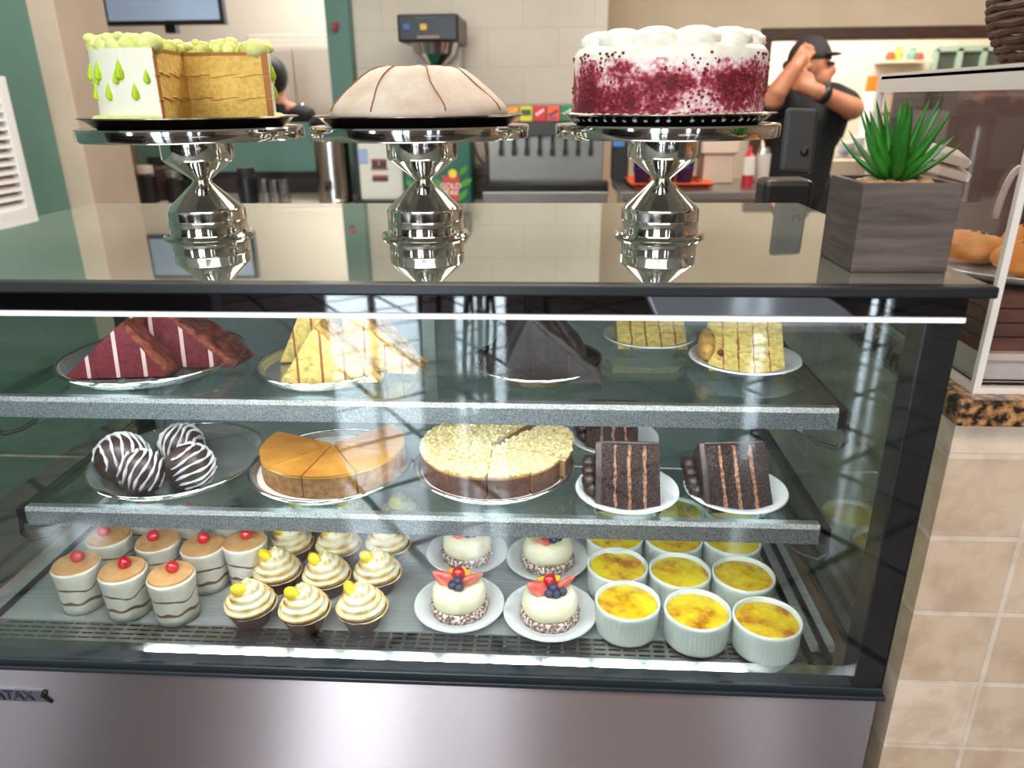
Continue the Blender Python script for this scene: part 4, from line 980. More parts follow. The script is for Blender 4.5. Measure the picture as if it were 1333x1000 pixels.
# ------------------------------------------------------------------ back counter and its machines
zc = .90; yc0, yc1 = 3.85, YB
t = thing('back_counter', 'long pale back counter along the rear wall', 'counter', (-.6, 4.2, 0))
MB().bb(XBL, xr + .02, yc0, yc1 - .03, zc - .04, zc).build('worktop', mat('pale_worktop', (190, 184, 172), .35), t, .004, world=True)
MB().bb(XBL, xr, yc0 + .05, yc1 - .03, .08, zc - .04).build('cabinet_base', mat('cabinet_taupe', (150, 140, 128), .6), t, world=True)
MB().bb(XBL, xr - .02, yc0 + .1, yc1 - .05, 0, .08).build('toe_kick', BLACKM, t, world=True)
def box_px(x0, y0_, x1, y1_, y, dep, zb=None):
    a = PY(x0, y1_, y); b = PY(x1, y0_, y); return a.x, b.x, y, y + dep, (a.z if zb is None else zb), b.z
# soda fountain
yS = 4.05
X0, X1, _, _, _, zt_ = box_px(637, 165, 787, 260, yS, .5, zc); zb2 = PY(700, 238, yS).z; zh = PY(700, 157, yS - .06).z; zh1 = PY(700, 137, yS - .06).z; hx0 = PY(655, 150, yS - .06).x; hx1 = PY(786, 150, yS - .06).x
zg_ = PY(700, 250, yS - .16).z; zh_ = PY(700, 238, yS - .16).z
t = thing('soda_fountain', 'stainless soda fountain with black levers and coloured flavour tiles', 'soda fountain', ((X0 + X1) / 2, yS + .2, zc))
MB().bb(X0, X1, yS + .02, yS + .45, zg_, zh + .02).build('back_panel', steel('fountain_steel', (200, 196, 190), .38, speck=.25), t, .004, world=True)
MB().bb(X0 - .02, X1 + .02, yS - .16, yS + .45, zc, zg_).build('base', STEEL, t, .004, world=True)
mb = MB(); mb.bb(X0 - .02, X1 + .02, yS - .16, yS + .03, zg_, zh_ - .012)
for k in range(34): x = X0 - .015 + (X1 - X0 + .03) * k / 33; mb.bb(x - .004, x + .004, yS - .155, yS + .02, zh_ - .012, zh_)
mb.build('drip_grate', BLACK, t, world=True)
hd = MB().bb(hx0, hx1, yS - .06, yS + .4, zh - .075, zh1).build('header', mat('header_grey', (58, 56, 56), .4), t, .004, world=True)
logos = [((224, 140, 60), (240, 200, 70)), ((214, 206, 40), (60, 70, 50)), ((206, 44, 44), (250, 240, 238)), ((232, 98, 50), (120, 60, 140)), ((30, 130, 76), (230, 245, 230)), ((214, 206, 204), (150, 30, 40)), ((180, 34, 40), (245, 235, 230))]
lw = (hx1 - hx0) / 7.4
for k, (c1, c2) in enumerate(logos):
    x0 = hx0 + lw * .2 + k * lw; o = MB().bb(x0 + .003, x0 + lw - .003, yS - .066, yS - .06, zh - .002, zh1 - .004).build('flavour_tile', mat('tile_%d' % k, c1, .4), t, .001, world=True)
    mb = MB(); xm_, zm_ = x0 + lw / 2, (zh + zh1) / 2
    if k == 1: mb.bb(xm_ - lw * .36, xm_ + lw * .36, yS - .0675, yS - .066, zm_ - .012, zm_ + .016)
    else: mb.tube([(xm_ + lw * .36 * (i / 8 - .5) * 1.7, yS - .067, zm_ + .012 * (i / 4 - 1) + .010 * math.sin(i * 2.1)) for i in range(9)], .0042, 6)
    if k in (0, 3, 5): mb.bb(xm_ - lw * .3, xm_ + lw * .3, yS - .0675, yS - .066, zm_ - .030, zm_ - .020)
    mb.build('logo_mark', mat('mark_%d' % k, c2, .4), o, world=True).location = (-o.location.x, 0, 0)
for k in range(8):
    px = 652 + k * 16.75; q = PY(px, 180, yS - .02); n0 = PY(px, 172, yS - .03).z; n1 = PY(px, 201, yS - .03).z
    v = MB(); v.bb(q.x - .022, q.x + .022, yS - .05, yS + .02, n0 + .0, n0 + .05); v.bb(q.x - .007, q.x + .007, yS - .04, yS - .028, n1, n0); v.bb(q.x - .011, q.x + .011, yS - .046, yS - .024, n1 - .006, n1 + .03)
    v.build('dispenser_lever', BLACK, t, .002, world=True)
# tea dispenser
yT = 4.0
X0, X1, _, _, _, zt_ = box_px(528, 178, 612, 266, yT, .3, zc)
t = thing('iced_tea_dispenser', 'dark green iced tea dispenser with red glass artwork and leaves', 'drink dispenser', ((X0 + X1) / 2, yT + .15, zc))
MB().bb(X0, X1, yT, yT + .22, zc, zt_ + .08).build('dispenser_body', mat('deep_green', (16, 92, 72), .35, c2=(12, 76, 60), scale=4), t, .008, world=True)
a = PY(577, 262, yT); b = PY(597, 229, yT)
lb = MB(); lb.prism([(a.x + .01, a.z), (b.x - .004, a.z), (b.x + .004, b.z), (a.x, b.z)], yT - .006, yT - .001)
lbl = lb.build('glass_artwork', mat('amber_red', (190, 50, 30), .3), t, world=True)
xm_ = (a.x + b.x) / 2 - t.location.x; fy = yT - .0075 - t.location.y
WT = mat('white_ink', (245, 240, 232), .5)
hz = b.z - a.z
text('lettering', 'GOLD', .040, (xm_, fy, a.z + hz * .60 - zc), WT, lbl); text('lettering', 'PEAK', .040, (xm_, fy, a.z + hz * .34 - zc), WT, lbl)
lm = MB(); lm.prism([(b.x - .03 + .022 * math.cos(u), b.z + .012 + .022 * math.sin(u)) for u in [2 * PI * i / 16 for i in range(16)]], yT - .009, yT - .004); lm.build('lemon_wheel', mat('lemon_yellow', (246, 206, 60), .4), lbl, world=True)
LEAFG = mat('leaf_green', (78, 150, 50), .5)
for px, py, an, s in ((603, 222, .8, 1), (606, 238, .5, 1.2), (603, 254, .9, 1.1), (571, 238, 2.4, .9), (573, 252, 2.2, .8), (544, 246, .7, .9), (534, 240, 2.3, 1)):
    q = PY(px, py, yT); L_ = .036 * s; lv = MB()
    lv.prism([(q.x + L_ * math.cos(an) * u + .014 * s * math.sin(PI * (u + 1) / 2) * w2 * -math.sin(an), q.z + L_ * math.sin(an) * u + .014 * s * math.sin(PI * (u + 1) / 2) * w2 * math.cos(an)) for u, w2 in [(-1, 0), (-.5, 1), (0, 1), (.5, 1), (1, 0), (.5, -1), (0, -1), (-.5, -1)]], yT - .005, yT - .0005); lv.build('leaf_artwork', LEAFG, t, world=True)

# water dispenser, urn, brewer
X0, X1, _, _, _, zt_ = box_px(470, 150, 520, 258, 4.05, .3, zc)
t = thing('hot_water_dispenser', 'silver white hot water dispenser with printed labels, beside the steel urn', 'dispenser', ((X0 + X1) / 2, 4.2, zc))
MB().bb(X0, X1, 4.05, 4.35, zc + .02, zt_).build('housing', mat('silver_white', (214, 212, 200), .35), t, .01, world=True)
MB().bb(X0 - .03, X0, 4.07, 4.33, zc + .02, zt_ - .02).build('side_column', BLACK, t, .004, world=True)
MB().bb(X0 - .03, X1 + .0, 4.0, 4.36, zc, zc + .025).build('base', BLACK, t, .004, world=True)
lab_ = MB()
for x0, y0, x1, y1 in ((483, 207, 503, 210), (483, 219, 505, 221), (485, 228, 505, 231)): X_ = box_px(x0, y0, x1, y1, 4.045, .003); lab_.bb(*X_, 1)
for x0, y0, x1, y1 in ((484, 210, 492, 215), (494, 210, 503, 215), (484, 215, 503, 219), (485, 231, 505, 236)): X_ = box_px(x0, y0, x1, y1, 4.045, .003); lab_.bb(*X_, 0)
lab_.build('warning_label', [mat('label_dark', (58, 56, 60), .5), mat('label_red', (170, 60, 44), .5)], t, world=True)
X_ = box_px(467, 194, 478, 212, 4.045, .003); MB().bb(*X_).build('blue_label', mat('label_blue', (150, 170, 206), .5), t, world=True)
uq = PY(431, 262, 4.0); ut = PY(433, 170, 4.0).z; ur = .095
t = thing('coffee_urn', 'tall satin steel coffee urn with black lid, left of the middle stand', 'coffee urn', (uq.x, 4.1, zc))
MB().lathe([(0, 0), (ur, 0), (ur, .02), (ur * .97, .025), (ur * .97, ut - zc), (0, ut - zc)], 40).build('urn_body', steel('urn_steel', (176, 168, 160), .22), t)
MB().lathe([(0, ut - zc), (ur * 1.08, ut - zc), (ur * 1.1, ut - zc + .04), (ur * .8, ut - zc + .07), (0, ut - zc + .07)], 40).build('lid', BLACK, t)
MB().tube([(0, -ur, .12), (0, -ur - .05, .12), (0, -ur - .05, .08)], .012, 8).build('tap', BLACK, t)
X0, X1, _, _, zb_, zt_ = box_px(518, 17, 596, 55, 4.1, .3)
t = thing('coffee_brewer', 'tall coffee brewer with black control head, behind the domed pie', 'coffee brewer', ((X0 + X1) / 2, 4.25, zc))
hd = MB().bb(X0, X1, 4.1, 4.5, zb_, zt_).build('control_head', BLACK, t, .012, world=True)
for px, c in ((529, (60, 90, 150)), (551, (214, 170, 50))):
    X_ = box_px(px - 4, 31, px + 4, 39, 4.094, .012); MB().bb(*X_).build('button', mat('button_%d' % px, c, .4), hd, .002, world=True)
X_ = box_px(543, 46, 572, 50, 4.094, .01); MB().bb(*X_).build('name_strip', mat('strip_grey', (140, 110, 96), .4), hd, 0, world=True)
X_ = box_px(541, 22, 566, 25, 4.094, .01); MB().bb(*X_).build('display_strip', GREYP, hd, 0, world=True)
fq = PY(566, 70, 4.24); fr_ = PY(594, 70, 4.24).x - fq.x
MB().lathe([(0, 0), (fr_ * .35, 0), (fr_ * .55, .02), (fr_ * .95, .06), (fr_ * 1.1, zb_ - fq.z + .065), (0, zb_ - fq.z + .065)], 36).build('brew_funnel', CHROME, t).location = (fq.x - t.location.x, 4.24 - t.location.y, fq.z - .065 - zc)
X_ = box_px(548, 55, 597, 200, 4.38, .12, zc); MB().bb(*X_).build('column', mat('brewer_silver', (196, 186, 176), .35), t, .006, world=True)
MB().bb(X0, X1, 4.25, 4.5, zc, zc + .05).build('base', BLACK, t, .006, world=True)
# cables on the wall
tag(MB().tube([PY(616, 186, 4.5), PY(622, 205, 4.46), PY(633, 216, 4.45), PY(634, 200, 4.46), PY(632, 185, 4.5)], .009, 8).build('power_cable', mat('dark_cable', (66, 54, 48), .5)), 'dark looped cable on the wall between tea dispenser and soda fountain', 'cable')
q = PY(628, 240, 4.3); mb = MB().bb(q.x - .055, q.x + .05, 4.25, 4.45, zc, PY(628, 216, 4.3).z); mb.tube([(q.x + .045 * math.cos(u), 4.243, q.z + .01 + .045 * math.sin(u)) for u in [2 * PI * i / 20 for i in range(20)]], .006, 6, closed=True)
tag(mb.build('coffee_grinder', mat('dark_brown_plastic', (72, 60, 54), .4), bevel=.006), 'small dark machine between tea dispenser and soda fountain', 'grinder')
# left end of the back counter
X_ = box_px(152, 224, 186, 262, 4.2, .2, zc); o = MB().bb(*X_).build('brown_box', mat('dark_carton', (74, 54, 42), .7), bevel=.004); tag(o, 'dark brown carton at the left end of the back counter', 'box')
def bottle(px, py, y, r, h, lab, name, m1, m2, cat):
    q = PY(px, py, y); t = thing(name, lab, cat, (q.x, y, zc))
    MB().lathe([(0, 0), (r, 0), (r, h * .72), (r * .8, h * .8), (0, h * .8)], 24).build('body', m1, t); MB().lathe([(0, h * .8), (r * .85, h * .8), (r * .85, h), (0, h)], 24).build('lid', m2, t)
bottle(192, 240, 4.12, .05, .20, 'black canister with a pale metal lid, near the dark carton', 'canister', BLACK, mat('pale_metal', (206, 190, 178), .35), 'canister')
bottle(208, 240, 4.25, .055, .24, 'tall dark red brown jar behind the black canister', 'jar', mat('maroon_jar', (66, 36, 34), .4), BLACK, 'jar')
bottle(228, 240, 4.15, .05, .17, 'squat black canister with steel lid, left of the lime cake stand stem', 'canister', BLACK, STEEL, 'canister')
bottle(322, 240, 4.1, .055, .19, 'black thermos jug right of the lime cake stand stem', 'thermos_jug', BLACK, BLACKM, 'jug')
for k, (px, lab) in enumerate(((345, 'clear drinking glass nearest the black thermos jug'), (358, 'clear drinking glass, middle one on the back counter'), (371, 'clear drinking glass, rightmost of three on the back counter'))):
    q = PY(px, 250, 4.05); tag(MB().lathe([(0, 0), (.028, 0), (.034, .13), (.031, .13), (.026, .008), (0, .008)], 24, (q.x, 4.05, zc)).build('drinking_glass', glass('tumbler_%d' % k, (225, 222, 220), .14, .7)), lab, 'glass', 'clear glasses on the back counter')
# monitor
a = PY(141, 34, 4.35); b = PY(285, -40, 4.35)
t = thing('wall_monitor', 'flat screen monitor with black bezel and blue grey screen, hung at upper left', 'monitor', ((a.x + b.x) / 2, 4.38, a.z))
MB().bb(a.x, b.x, 4.33, 4.38, a.z, b.z).build('bezel', BLACK, t, .004, world=True)
k = .022
MB().bb(a.x + k, b.x - k, 4.326, 4.332, a.z + k, b.z - k).build('screen', mat('screen_blue', (150, 172, 200), .2, c2=(162, 184, 206), scale=3, emit=.32), t, world=True)
MB().bb((a.x + b.x) / 2 - .03, (a.x + b.x) / 2 + .03, 4.38, 4.43, b.z - .3, 3.1).build('ceiling_pole', BLACK, t, world=True)
# louvred shutter on the teal wall
zl0 = 1.42 + (onY(38, 284, 2.6).z - 1.42); yl = XW / onY(41, 284, 1.0).x; zl0 = onY(41, 284, yl).z; zl1 = onY(8, 100, XW / onY(8, 100, 1.0).x).z
t = thing('louvred_shutter', 'white louvred shutter panel on the teal wall at far left', 'shutter', (XW + .01, yl - .4, zl0))
y0 = yl - .9; fr = MB()
for yy in (y0, yl - .05): fr.bb(XW, XW + .03, yy, yy + .05, zl0, zl1)
for zz in (zl0, zl1 - .05): fr.bb(XW, XW + .03, y0 + .05, yl - .05, zz, zz + .05)
fr.build('shutter_frame', WHITE, t, .003, world=True)
lo_ = MB(); n = int((zl1 - zl0 - .1) / .032)
for k in range(n): lo_.box((XW + .014, (y0 + yl) / 2, zl0 + .06 + .032 * k), (.032, yl - y0 - .1, .004), rot=RY(.7))
lo_.build('louvres', mat('louvre_white', (222, 214, 206), .5), t, world=True)
# kitchen
a = PY(340, 200, 6.0); b = PY(437, 44, 6.0)
t = thing('steel_refrigerator', 'tall stainless kitchen refrigerator seen through the pass-through', 'refrigerator', ((a.x + b.x) / 2, 6.3, 0))
MB().bb(a.x, b.x, 6.0, 6.7, .1, b.z).build('cabinet', mat('fridge_steel', (205, 200, 190), .4, metal=.3), t, .006, world=True)
MB().bb(a.x, b.x, 6.02, 6.68, 0, .1).build('plinth', BLACKM, t, world=True)
xm_ = (a.x + b.x) / 2
for x0, x1 in ((a.x + .01, xm_ - .004), (xm_ + .004, b.x - .01)):
    dr = MB().bb(x0, x1, 5.97, 6.0, .14, b.z - .1).build('door', mat('fridge_door', (222, 216, 204), .35, metal=.3), t, .004, world=True)
    xh = x1 - .05 if x0 < xm_ - .1 else x0 + .05; MB().tube([(xh, 5.97, 1.0), (xh, 5.93, 1.02), (xh, 5.93, 1.4), (xh, 5.97, 1.42)], .009, 8).build('handle', CHROME, dr, world=True)
MB().bb(a.x + .02, b.x - .02, 5.985, 6.0, b.z - .09, b.z - .03).build('top_grille', mat('fridge_top', (236, 230, 218), .4), t, world=True)
q = PY(440, 34, 4.48); tag(MB().bb(q.x - .03, q.x + .0, YB - .14, YB - .1, q.z - .02, q.z + .02).build('red_alarm_button', mat('alarm_red', (160, 40, 44), .4), bevel=.006), 'small red box on the teal column', 'alarm button')
# side counter right of the soda fountain
yR = 3.35; zk = PY(950, 250, yR).z
rx0 = PY(806, 250, yR + .1).x; rx1 = PY(1006, 250, yR).x
t = thing('steel_side_counter', 'steel edged side counter with trays, right of the soda fountain', 'counter', ((rx0 + rx1) / 2, yR + .3, 0))
MB().bb(rx0, rx1, yR, yR + .62, zk - .035, zk).build('worktop', STEEL, t, .003, world=True)
MB().bb(rx0 + .03, rx1 - .03, yR + .04, yR + .6, .08, zk - .035).build('cabinet', WARMW, t, world=True); MB().bb(rx0 + .05, rx1 - .05, yR + .08, yR + .58, 0, .08).build('toe_kick', BLACKM, t, world=True)
a = PY(822, 246, yR + .12); b = PY(930, 246, yR + .12); q = (a + b) / 2
t = thing('orange_tray', 'orange cafeteria tray under the blue cups', 'tray', (q.x, yR + .3, zk))
L_ = (b.x - a.x) / 2
mb = MB().bb(-L_ + .02, L_ - .02, -.15, .15, 0, .006); 
for sx in (-1, 1): mb.box((sx * (L_ - .012), 0, .014), (.036, .34, .005), rot=RY(-sx * .5)); mb.box((0, sx * .16, .014), (2 * L_ - .01, .036, .005), rot=RX(sx * .5))
mb.build('tray_body', mat('orange_plastic', (216, 82, 36), .4), t, .002)
for k, (px, lab) in enumerate(((836, 'stack of dark blue cups at the left of the orange tray'), (868, 'stack of dark blue cups behind the right stand stem'), (892, 'stack of dark blue cups at the right of the orange tray'))):
    q_ = PY(px, 236, yR + .3); t = thing('blue_cup_stack', lab, 'cups', (q_.x, yR + .3 + .02 * k, zk + .007), group='stacks of blue cups')
    hs = PY(px, 190, yR + .3).z - zk - .007
    for j in range(5): MB().lathe([(0, 0), (.034, 0), (.045, hs * .42), (.047, hs * .42), (.047, hs * .44), (.043, hs * .44), (.036, .006), (0, .006)], 28, fn=lambda r, z, a: (r * (1 + .01 * math.cos(16 * a)), z)).build('cup', mat('blue_plastic_%d%d' % (k, j), (40, 62, 128), .35), t).location.z = hs * .14 * j
X_ = box_px(785, 178, 820, 250, yR + .45, .15, zk); t = thing('black_napkin_dispenser', 'black box with blue label beside the soda fountain', 'dispenser', (X_[0] + .05, yR + .5, zk))
MB().bb(PY(790, 200, yR + .45).x + .03, *X_[1:]).build('casing', BLACKM, t, .006, world=True)
Y_ = box_px(798, 182, 813, 191, yR + .444, .006); MB().bb(*Y_).build('blue_label', mat('label_bright_blue', (70, 120, 190), .5), t, world=True)
X_ = box_px(911, 180, 962, 244, yR + .34, .2, zk); t = thing('beige_bin', 'beige lidded box at the right of the blue cups', 'box', ((X_[0] + X_[1]) / 2, yR + .4, zk))
BG = mat('beige_plastic', (196, 174, 156), .6); MB().bb(X_[0] + .01, X_[1] - .01, X_[2], X_[3], zk, X_[5] - .07).build('bin_body', BG, t, .006, world=True); MB().bb(X_[0] - .005, X_[1] + .005, X_[2] - .01, X_[3] + .01, X_[5] - .07, X_[5]).build('bin_lid', mat('beige_lid', (212, 190, 172), .6), t, .008, world=True)
q = PY(972, 243, yR + .2); h_ = PY(972, 190, yR + .2).z - zk
t = thing('sauce_bottle', 'white squeeze bottle with red bands, near the person', 'bottle', (q.x, yR + .2, zk))
MB().lathe([(0, 0), (.026, 0), (.026, h_ * .3), (.0265, h_ * .3), (.0265, h_ * .55), (.026, h_ * .55), (.026, h_ * .75), (.014, h_ * .82), (0, h_ * .82)], 24, mi=[1, 1, 1, 0, 0, 0, 1, 1]).build('body', [mat('bottle_white', (226, 216, 208), .4), mat('bottle_red', (176, 40, 50), .4)], t); MB().lathe([(.012, h_ * .82), (.005, h_), (0, h_)], 16).build('nozzle', mat('nozzle_red', (190, 46, 54), .4), t)
q = PY(990, 243, yR + .25); t = thing('steel_shaker', 'pale tall shaker next to the red banded bottle', 'shaker', (q.x, yR + .25, zk))
MB().lathe([(0, 0), (.03, 0), (.032, h_ * .8), (0, h_ * .8)], 24).build('shaker_body', mat('shaker_pale', (206, 196, 186), .35), t); MB().lathe([(.032, h_ * .8), (.022, h_ * .95), (0, h_ * .98)], 24).build('cap', STEEL, t)
# ------------------------------------------------------------------ back room seen through the serving opening
yw = 7.88
def wpx(x0, y0, x1, y1, y, d): return box_px(x0, y0, x1, y1, y, d)
x0, x1, _, _, z0, z1 = wpx(1192, 62, 1345, 210, yw, .02)
fr = MB(); GT = mat('pale_green_frame', (168, 196, 180), .5)
for k in range(5): x = x0 + (x1 - x0) * k / 4; fr.bb(x - .025, x + .025, yw - .03, yw + .01, z0, z1)
for k in range(3): z = z0 + (z1 - z0) * k / 2; fr.bb(x0, x1, yw - .03, yw + .01, z - .025, z + .025)
w1 = struct(fr.build('window_9', GT)); struct(MB().bb(x0, x1, yw, yw + .006, z0, z1).build('pane', mat('dusky_pane', (58, 72, 66), .1, c2=(86, 98, 92), scale=3), w1))
X_ = wpx(1127, 99, 1143, 118, 7.885, .015); tag(MB().bb(*X_).build('orange_notice', mat('bright_orange', (240, 124, 36), .5, emit=.25)), 'small square orange notice on the back room wall', 'notice')
X_ = wpx(1150, 78, 1215, 82, yw - .2, .22); tag(MB().bb(*X_).build('wall_shelf', mat('shelf_cream', (220, 206, 180), .6)), 'narrow cream shelf with jars on the back room wall', 'shelf')
for k, (px, h_, c, lab) in enumerate(((1158, 10, (200, 90, 50), 'squat orange red jar at the left end of the wall shelf'), (1168, 17, (222, 190, 90), 'tall yellow jar on the wall shelf'), (1186, 15, (120, 168, 150), 'sea green jar on the wall shelf'), (1196, 9, (190, 84, 66), 'squat red jar at the right end of the wall shelf'))):
    q = PY(px, 78, yw - .1); h2_ = PY(px, 78 - h_, yw - .1).z - q.z; tag(MB().lathe([(0, 0), (.035, 0), (.045, h2_ * .5), (.025, h2_ * .8), (.03, h2_), (0, h2_)], 20, (q.x, yw - .1, q.z + .001)).build('jar', mat('jar_%d' % k, c, .5)), lab, 'jar', 'jars on the wall shelf')
yp = 6.3; q0 = PY(1060, 205, yp); q1 = PY(1230, 205, yp)
t = thing('prep_counter', 'dark prep counter in the back room behind the person', 'counter', ((q0.x + q1.x) / 2, yp + .3, 0))
MB().bb(q0.x, q1.x + .4, yp, yp + .6, q0.z - .04, q0.z).build('worktop', STEEL, t, .004, world=True); MB().bb(q0.x + .02, q1.x + .38, yp + .03, yp + .58, .0, q0.z - .04).build('cabinet', mat('dark_cabinet', (74, 66, 64), .5), t, world=True)
MB().bb(q0.x, q1.x + .2, yp + .35, yp + .58, q0.z + .30, q0.z + .33).build('upper_shelf', mat('brown_shelf', (120, 94, 76), .6), t, world=True); 
for xx in (q0.x + .02, q1.x + .18): MB().bb(xx - .012, xx + .012, yp + .45, yp + .47, q0.z, q0.z + .30).build('shelf_post', STEEL, t, world=True)
for k, (px, n, lab) in enumerate(((1098, 4, 'stack of white bowls nearest the person in the back room'), (1114, 6, 'tall stack of white bowls, middle of the prep counter'), (1134, 3, 'short stack of white bowls, right on the prep counter'))):
    q = PY(px, 205, yp + .2); t = thing('bowl_stack', lab, 'bowls', (q.x, yp + .2, q0.z + .001), group='stacks of white bowls')
    for j in range(n): MB().lathe([(0, 0), (.03, 0), (.055, .035), (.058, .037), (.054, .037), (.03, .006), (0, .006)], 24).build('bowl', CERAM, t).location.z = .022 * j
X_ = box_px(1125, 120, 1142, 205, yp + .1, .2, q0.z + .001); tag(MB().bb(*X_).build('tall_white_box', WHITE, bevel=.01), 'tall white box on the prep counter behind the succulent', 'box')
bx0 = PY(1226, 100, 4.5); t = thing('brown_cabinet', 'tall dark brown cabinet behind the acrylic pastry case', 'cabinet', (bx0.x + .5, 4.8, 0))
MB().bb(bx0.x, bx0.x + 1.2, 4.5, 5.1, .06, bx0.z).build('cabinet_body', mat('mauve_brown', (92, 74, 70), .6, c2=(80, 64, 62), scale=3), t, .006, world=True)
for k in range(2): d_ = MB().bb(bx0.x + .02 + .59 * k, bx0.x + .59 + .59 * k, 4.48, 4.5, .1, bx0.z - .05).build('door', mat('mauve_door_%d' % k, (98, 80, 76), .5), t, .004, world=True); MB().bb(bx0.x + .5 + .18 * k, bx0.x + .52 + .18 * k, 4.455, 4.48, 1.0, 1.2).build('handle', STEEL, d_, .004, world=True)
MB().bb(bx0.x + .03, bx0.x + 1.17, 4.53, 5.07, 0, .06).build('plinth', BLACKM, t, world=True)
# ------------------------------------------------------------------ people
SKIN = mat('skin', (196, 132, 100), .5, c2=(182, 116, 86), scale=12, sss=.1)
SHIRT = mat('black_shirt', (16, 16, 18), .8, c2=(24, 24, 27), scale=8)
def body(name, mb, m_, parent, vox=.011, sm=6):
    o = mb.build(name, m_, parent, world=True)
    r = o.modifiers.new('union', 'REMESH'); r.mode = 'VOXEL'; r.voxel_size = vox; r.use_smooth_shade = True
    s = o.modifiers.new('soft', 'SMOOTH'); s.iterations = sm; s.factor = .5; return o
def limb(mb, pts, rs, sub=6, **kw):
    P = [Vector(p) for p in pts]; out = []; rr = []
    for i in range(len(P) - 1):
        for k in range(sub): u = k / sub; out.append(P[i].lerp(P[i + 1], u)); rr.append(rs[i] * (1 - u) + rs[i + 1] * u)
    out.append(P[-1]); rr.append(rs[-1]); mb.tube(out, rr, 14, **kw); mb.ball(out[0], rr[0], seg=12, rings=8); mb.ball(out[-1], rr[-1], seg=12, rings=8)
yM = 3.95
Pm = lambda px, py, dy=0: onY(px, py, yM + dy)
hc = Pm(1055, 86); fx = hc.x
pz = lambda p, z: Vector((p.x, p.y, z))
t = thing('person', 'person in black cap and black T-shirt, arms raised in front of the face', 'person', (Pm(1040, 200).x, yM, 0))
nk = Pm(1046, 116, .02); ch = Pm(1046, 160, .02); pv = Vector((Pm(1038, 200).x, yM + .02, .98))
shR = Pm(1014, 134, .02); shL = Pm(1082, 132, .0); elR = Pm(1006, 128, -.22); wrR = Pm(1034, 88, -.22); haR = Pm(1046, 72, -.17)
elL = Pm(1111, 142, -.2); wrL = Pm(1062, 118, -.25); haL = Pm(1043, 110, -.22)
hipR, hipL = pv + Vector((-.09, 0, -.04)), pv + Vector((.09, 0, -.04))
b = MB()
b.ball(hc, .1, (.86, .98, 1.14), 24, 16); b.ball(hc + Vector((.035, -.035, -.055)), .062, (1, 1, .95)); limb(b, [hc + Vector((-.01, .02, -.06)), nk], [.056, .06])
b.ball(hc + Vector((.085, -.055, -.022)), .018, (1.3, 1, 1.3)); b.ball(hc + Vector((-.02, -.088, -.015)), .022, (.9, .5, 1.4))
limb(b, [nk, ch, pv], [.09, .145, .14]); b.ball(ch, .16, (1.15, .75, 1)); b.ball(pv, .15, (1.1, .8, .8))
limb(b, [nk, shR], [.075, .07]); limb(b, [nk, shL], [.075, .07])
limb(b, [shR, elR, wrR], [.062, .05, .034]); limb(b, [shL, elL, wrL], [.062, .05, .034])
for wr, ha, sgn in ((wrR, haR, 1), (wrL, haL, -1)):
    d_ = (ha - wr).normalized(); sd = d_.cross(Vector((0, -1, 0))).normalized(); up_ = sd.cross(d_)
    palm = wr + d_ * .055; limb(b, [wr, palm], [.03, .036])
    for k, ln_ in enumerate((.068, .078, .074, .058)):
        o_ = palm + sd * (.027 * (1.5 - k) * .75) + d_ * .02; limb(b, [o_, o_ + d_ * ln_ * .55, o_ + d_ * ln_ * .9 + up_ * .015 * sgn], [.0095, .009, .0075], 3)
    limb(b, [wr + d_ * .02 + sd * .022, wr + d_ * .05 + sd * .05, wr + d_ * .085 + sd * .056], [.012, .011, .009], 3)
for hp in (hipR, hipL):
    kn = Vector((hp.x, hp.y - .02, .5)); an = Vector((hp.x, hp.y + .02, .09)); limb(b, [hp, kn, an], [.09, .06, .045]); limb(b, [an + Vector((0, 0, -.04)), an + Vector((0, -.15, -.05))], [.045, .035])
body('body', b, SKIN, t, .008, 3)
s = MB(); limb(s, [nk + Vector((0, .01, -.03)), ch, pv + Vector((0, 0, -.02))], [.115, .172, .165]); s.ball(ch, .19, (1.12, .76, 1)); s.ball(pv, .172, (1.1, .82, .9))
limb(s, [nk + Vector((-.02, .01, -.035)), shR + Vector((0, .02, 0)), shR.lerp(elR, .62)], [.075, .092, .078]); limb(s, [nk + Vector((.02, .01, -.035)), shL + Vector((0, .02, 0)), shL.lerp(elL, .6)], [.075, .092, .078])
body('t_shirt', s, SHIRT, t)
tr = MB()
for hp in (hipR, hipL): limb(tr, [hp + Vector((0, 0, .05)), Vector((hp.x, hp.y - .02, .5)), Vector((hp.x, hp.y + .02, .1))], [.115, .082, .07])
body('trousers', tr, mat('dark_trousers', (30, 30, 36), .8), t)
for hp in (hipR, hipL): MB().ball((hp.x, hp.y - .05, .05), .05, (1, 2.5, .95)).build('shoe', BLACK, t, world=True)
c = MB(); c.ball(hc + Vector((-.006, .01, .03)), .112, (.9, .98, .95), 24, 16, fn=lambda v: 1 if v.z > -.15 else .72); c.ball(hc + Vector((.07, -.06, .05)), .05, (1.0, .9, .2)); c.ball(hc + Vector((-.095, .03, .005)), .03, (1, .8, .9))
c.build('cap', mat('dark_cap', (44, 40, 42), .8), t, world=True)
bd_ = MB(); bd_.ball(hc + Vector((.045, -.045, -.09)), .05, (1.05, 1, .8), fn=lambda v: 1 + .06 * noise.noise(v * 9)); bd_.build('grey_beard', mat('grey_beard', (96, 84, 80), .9, c2=(70, 60, 58), scale=90), t, world=True)
for dx, dy in ((.066, -.075), (.094, -.03)): MB().ball(hc + Vector((dx, dy, .008)), .011).build('eye', mat('eye_dark', (40, 30, 28), .3), t, world=True)
d_ = (elL - wrL).normalized(); MB().tube([wrL + d_ * .025, wrL + d_ * .06], .041, 20).build('wristband', BLACK, t, world=True)
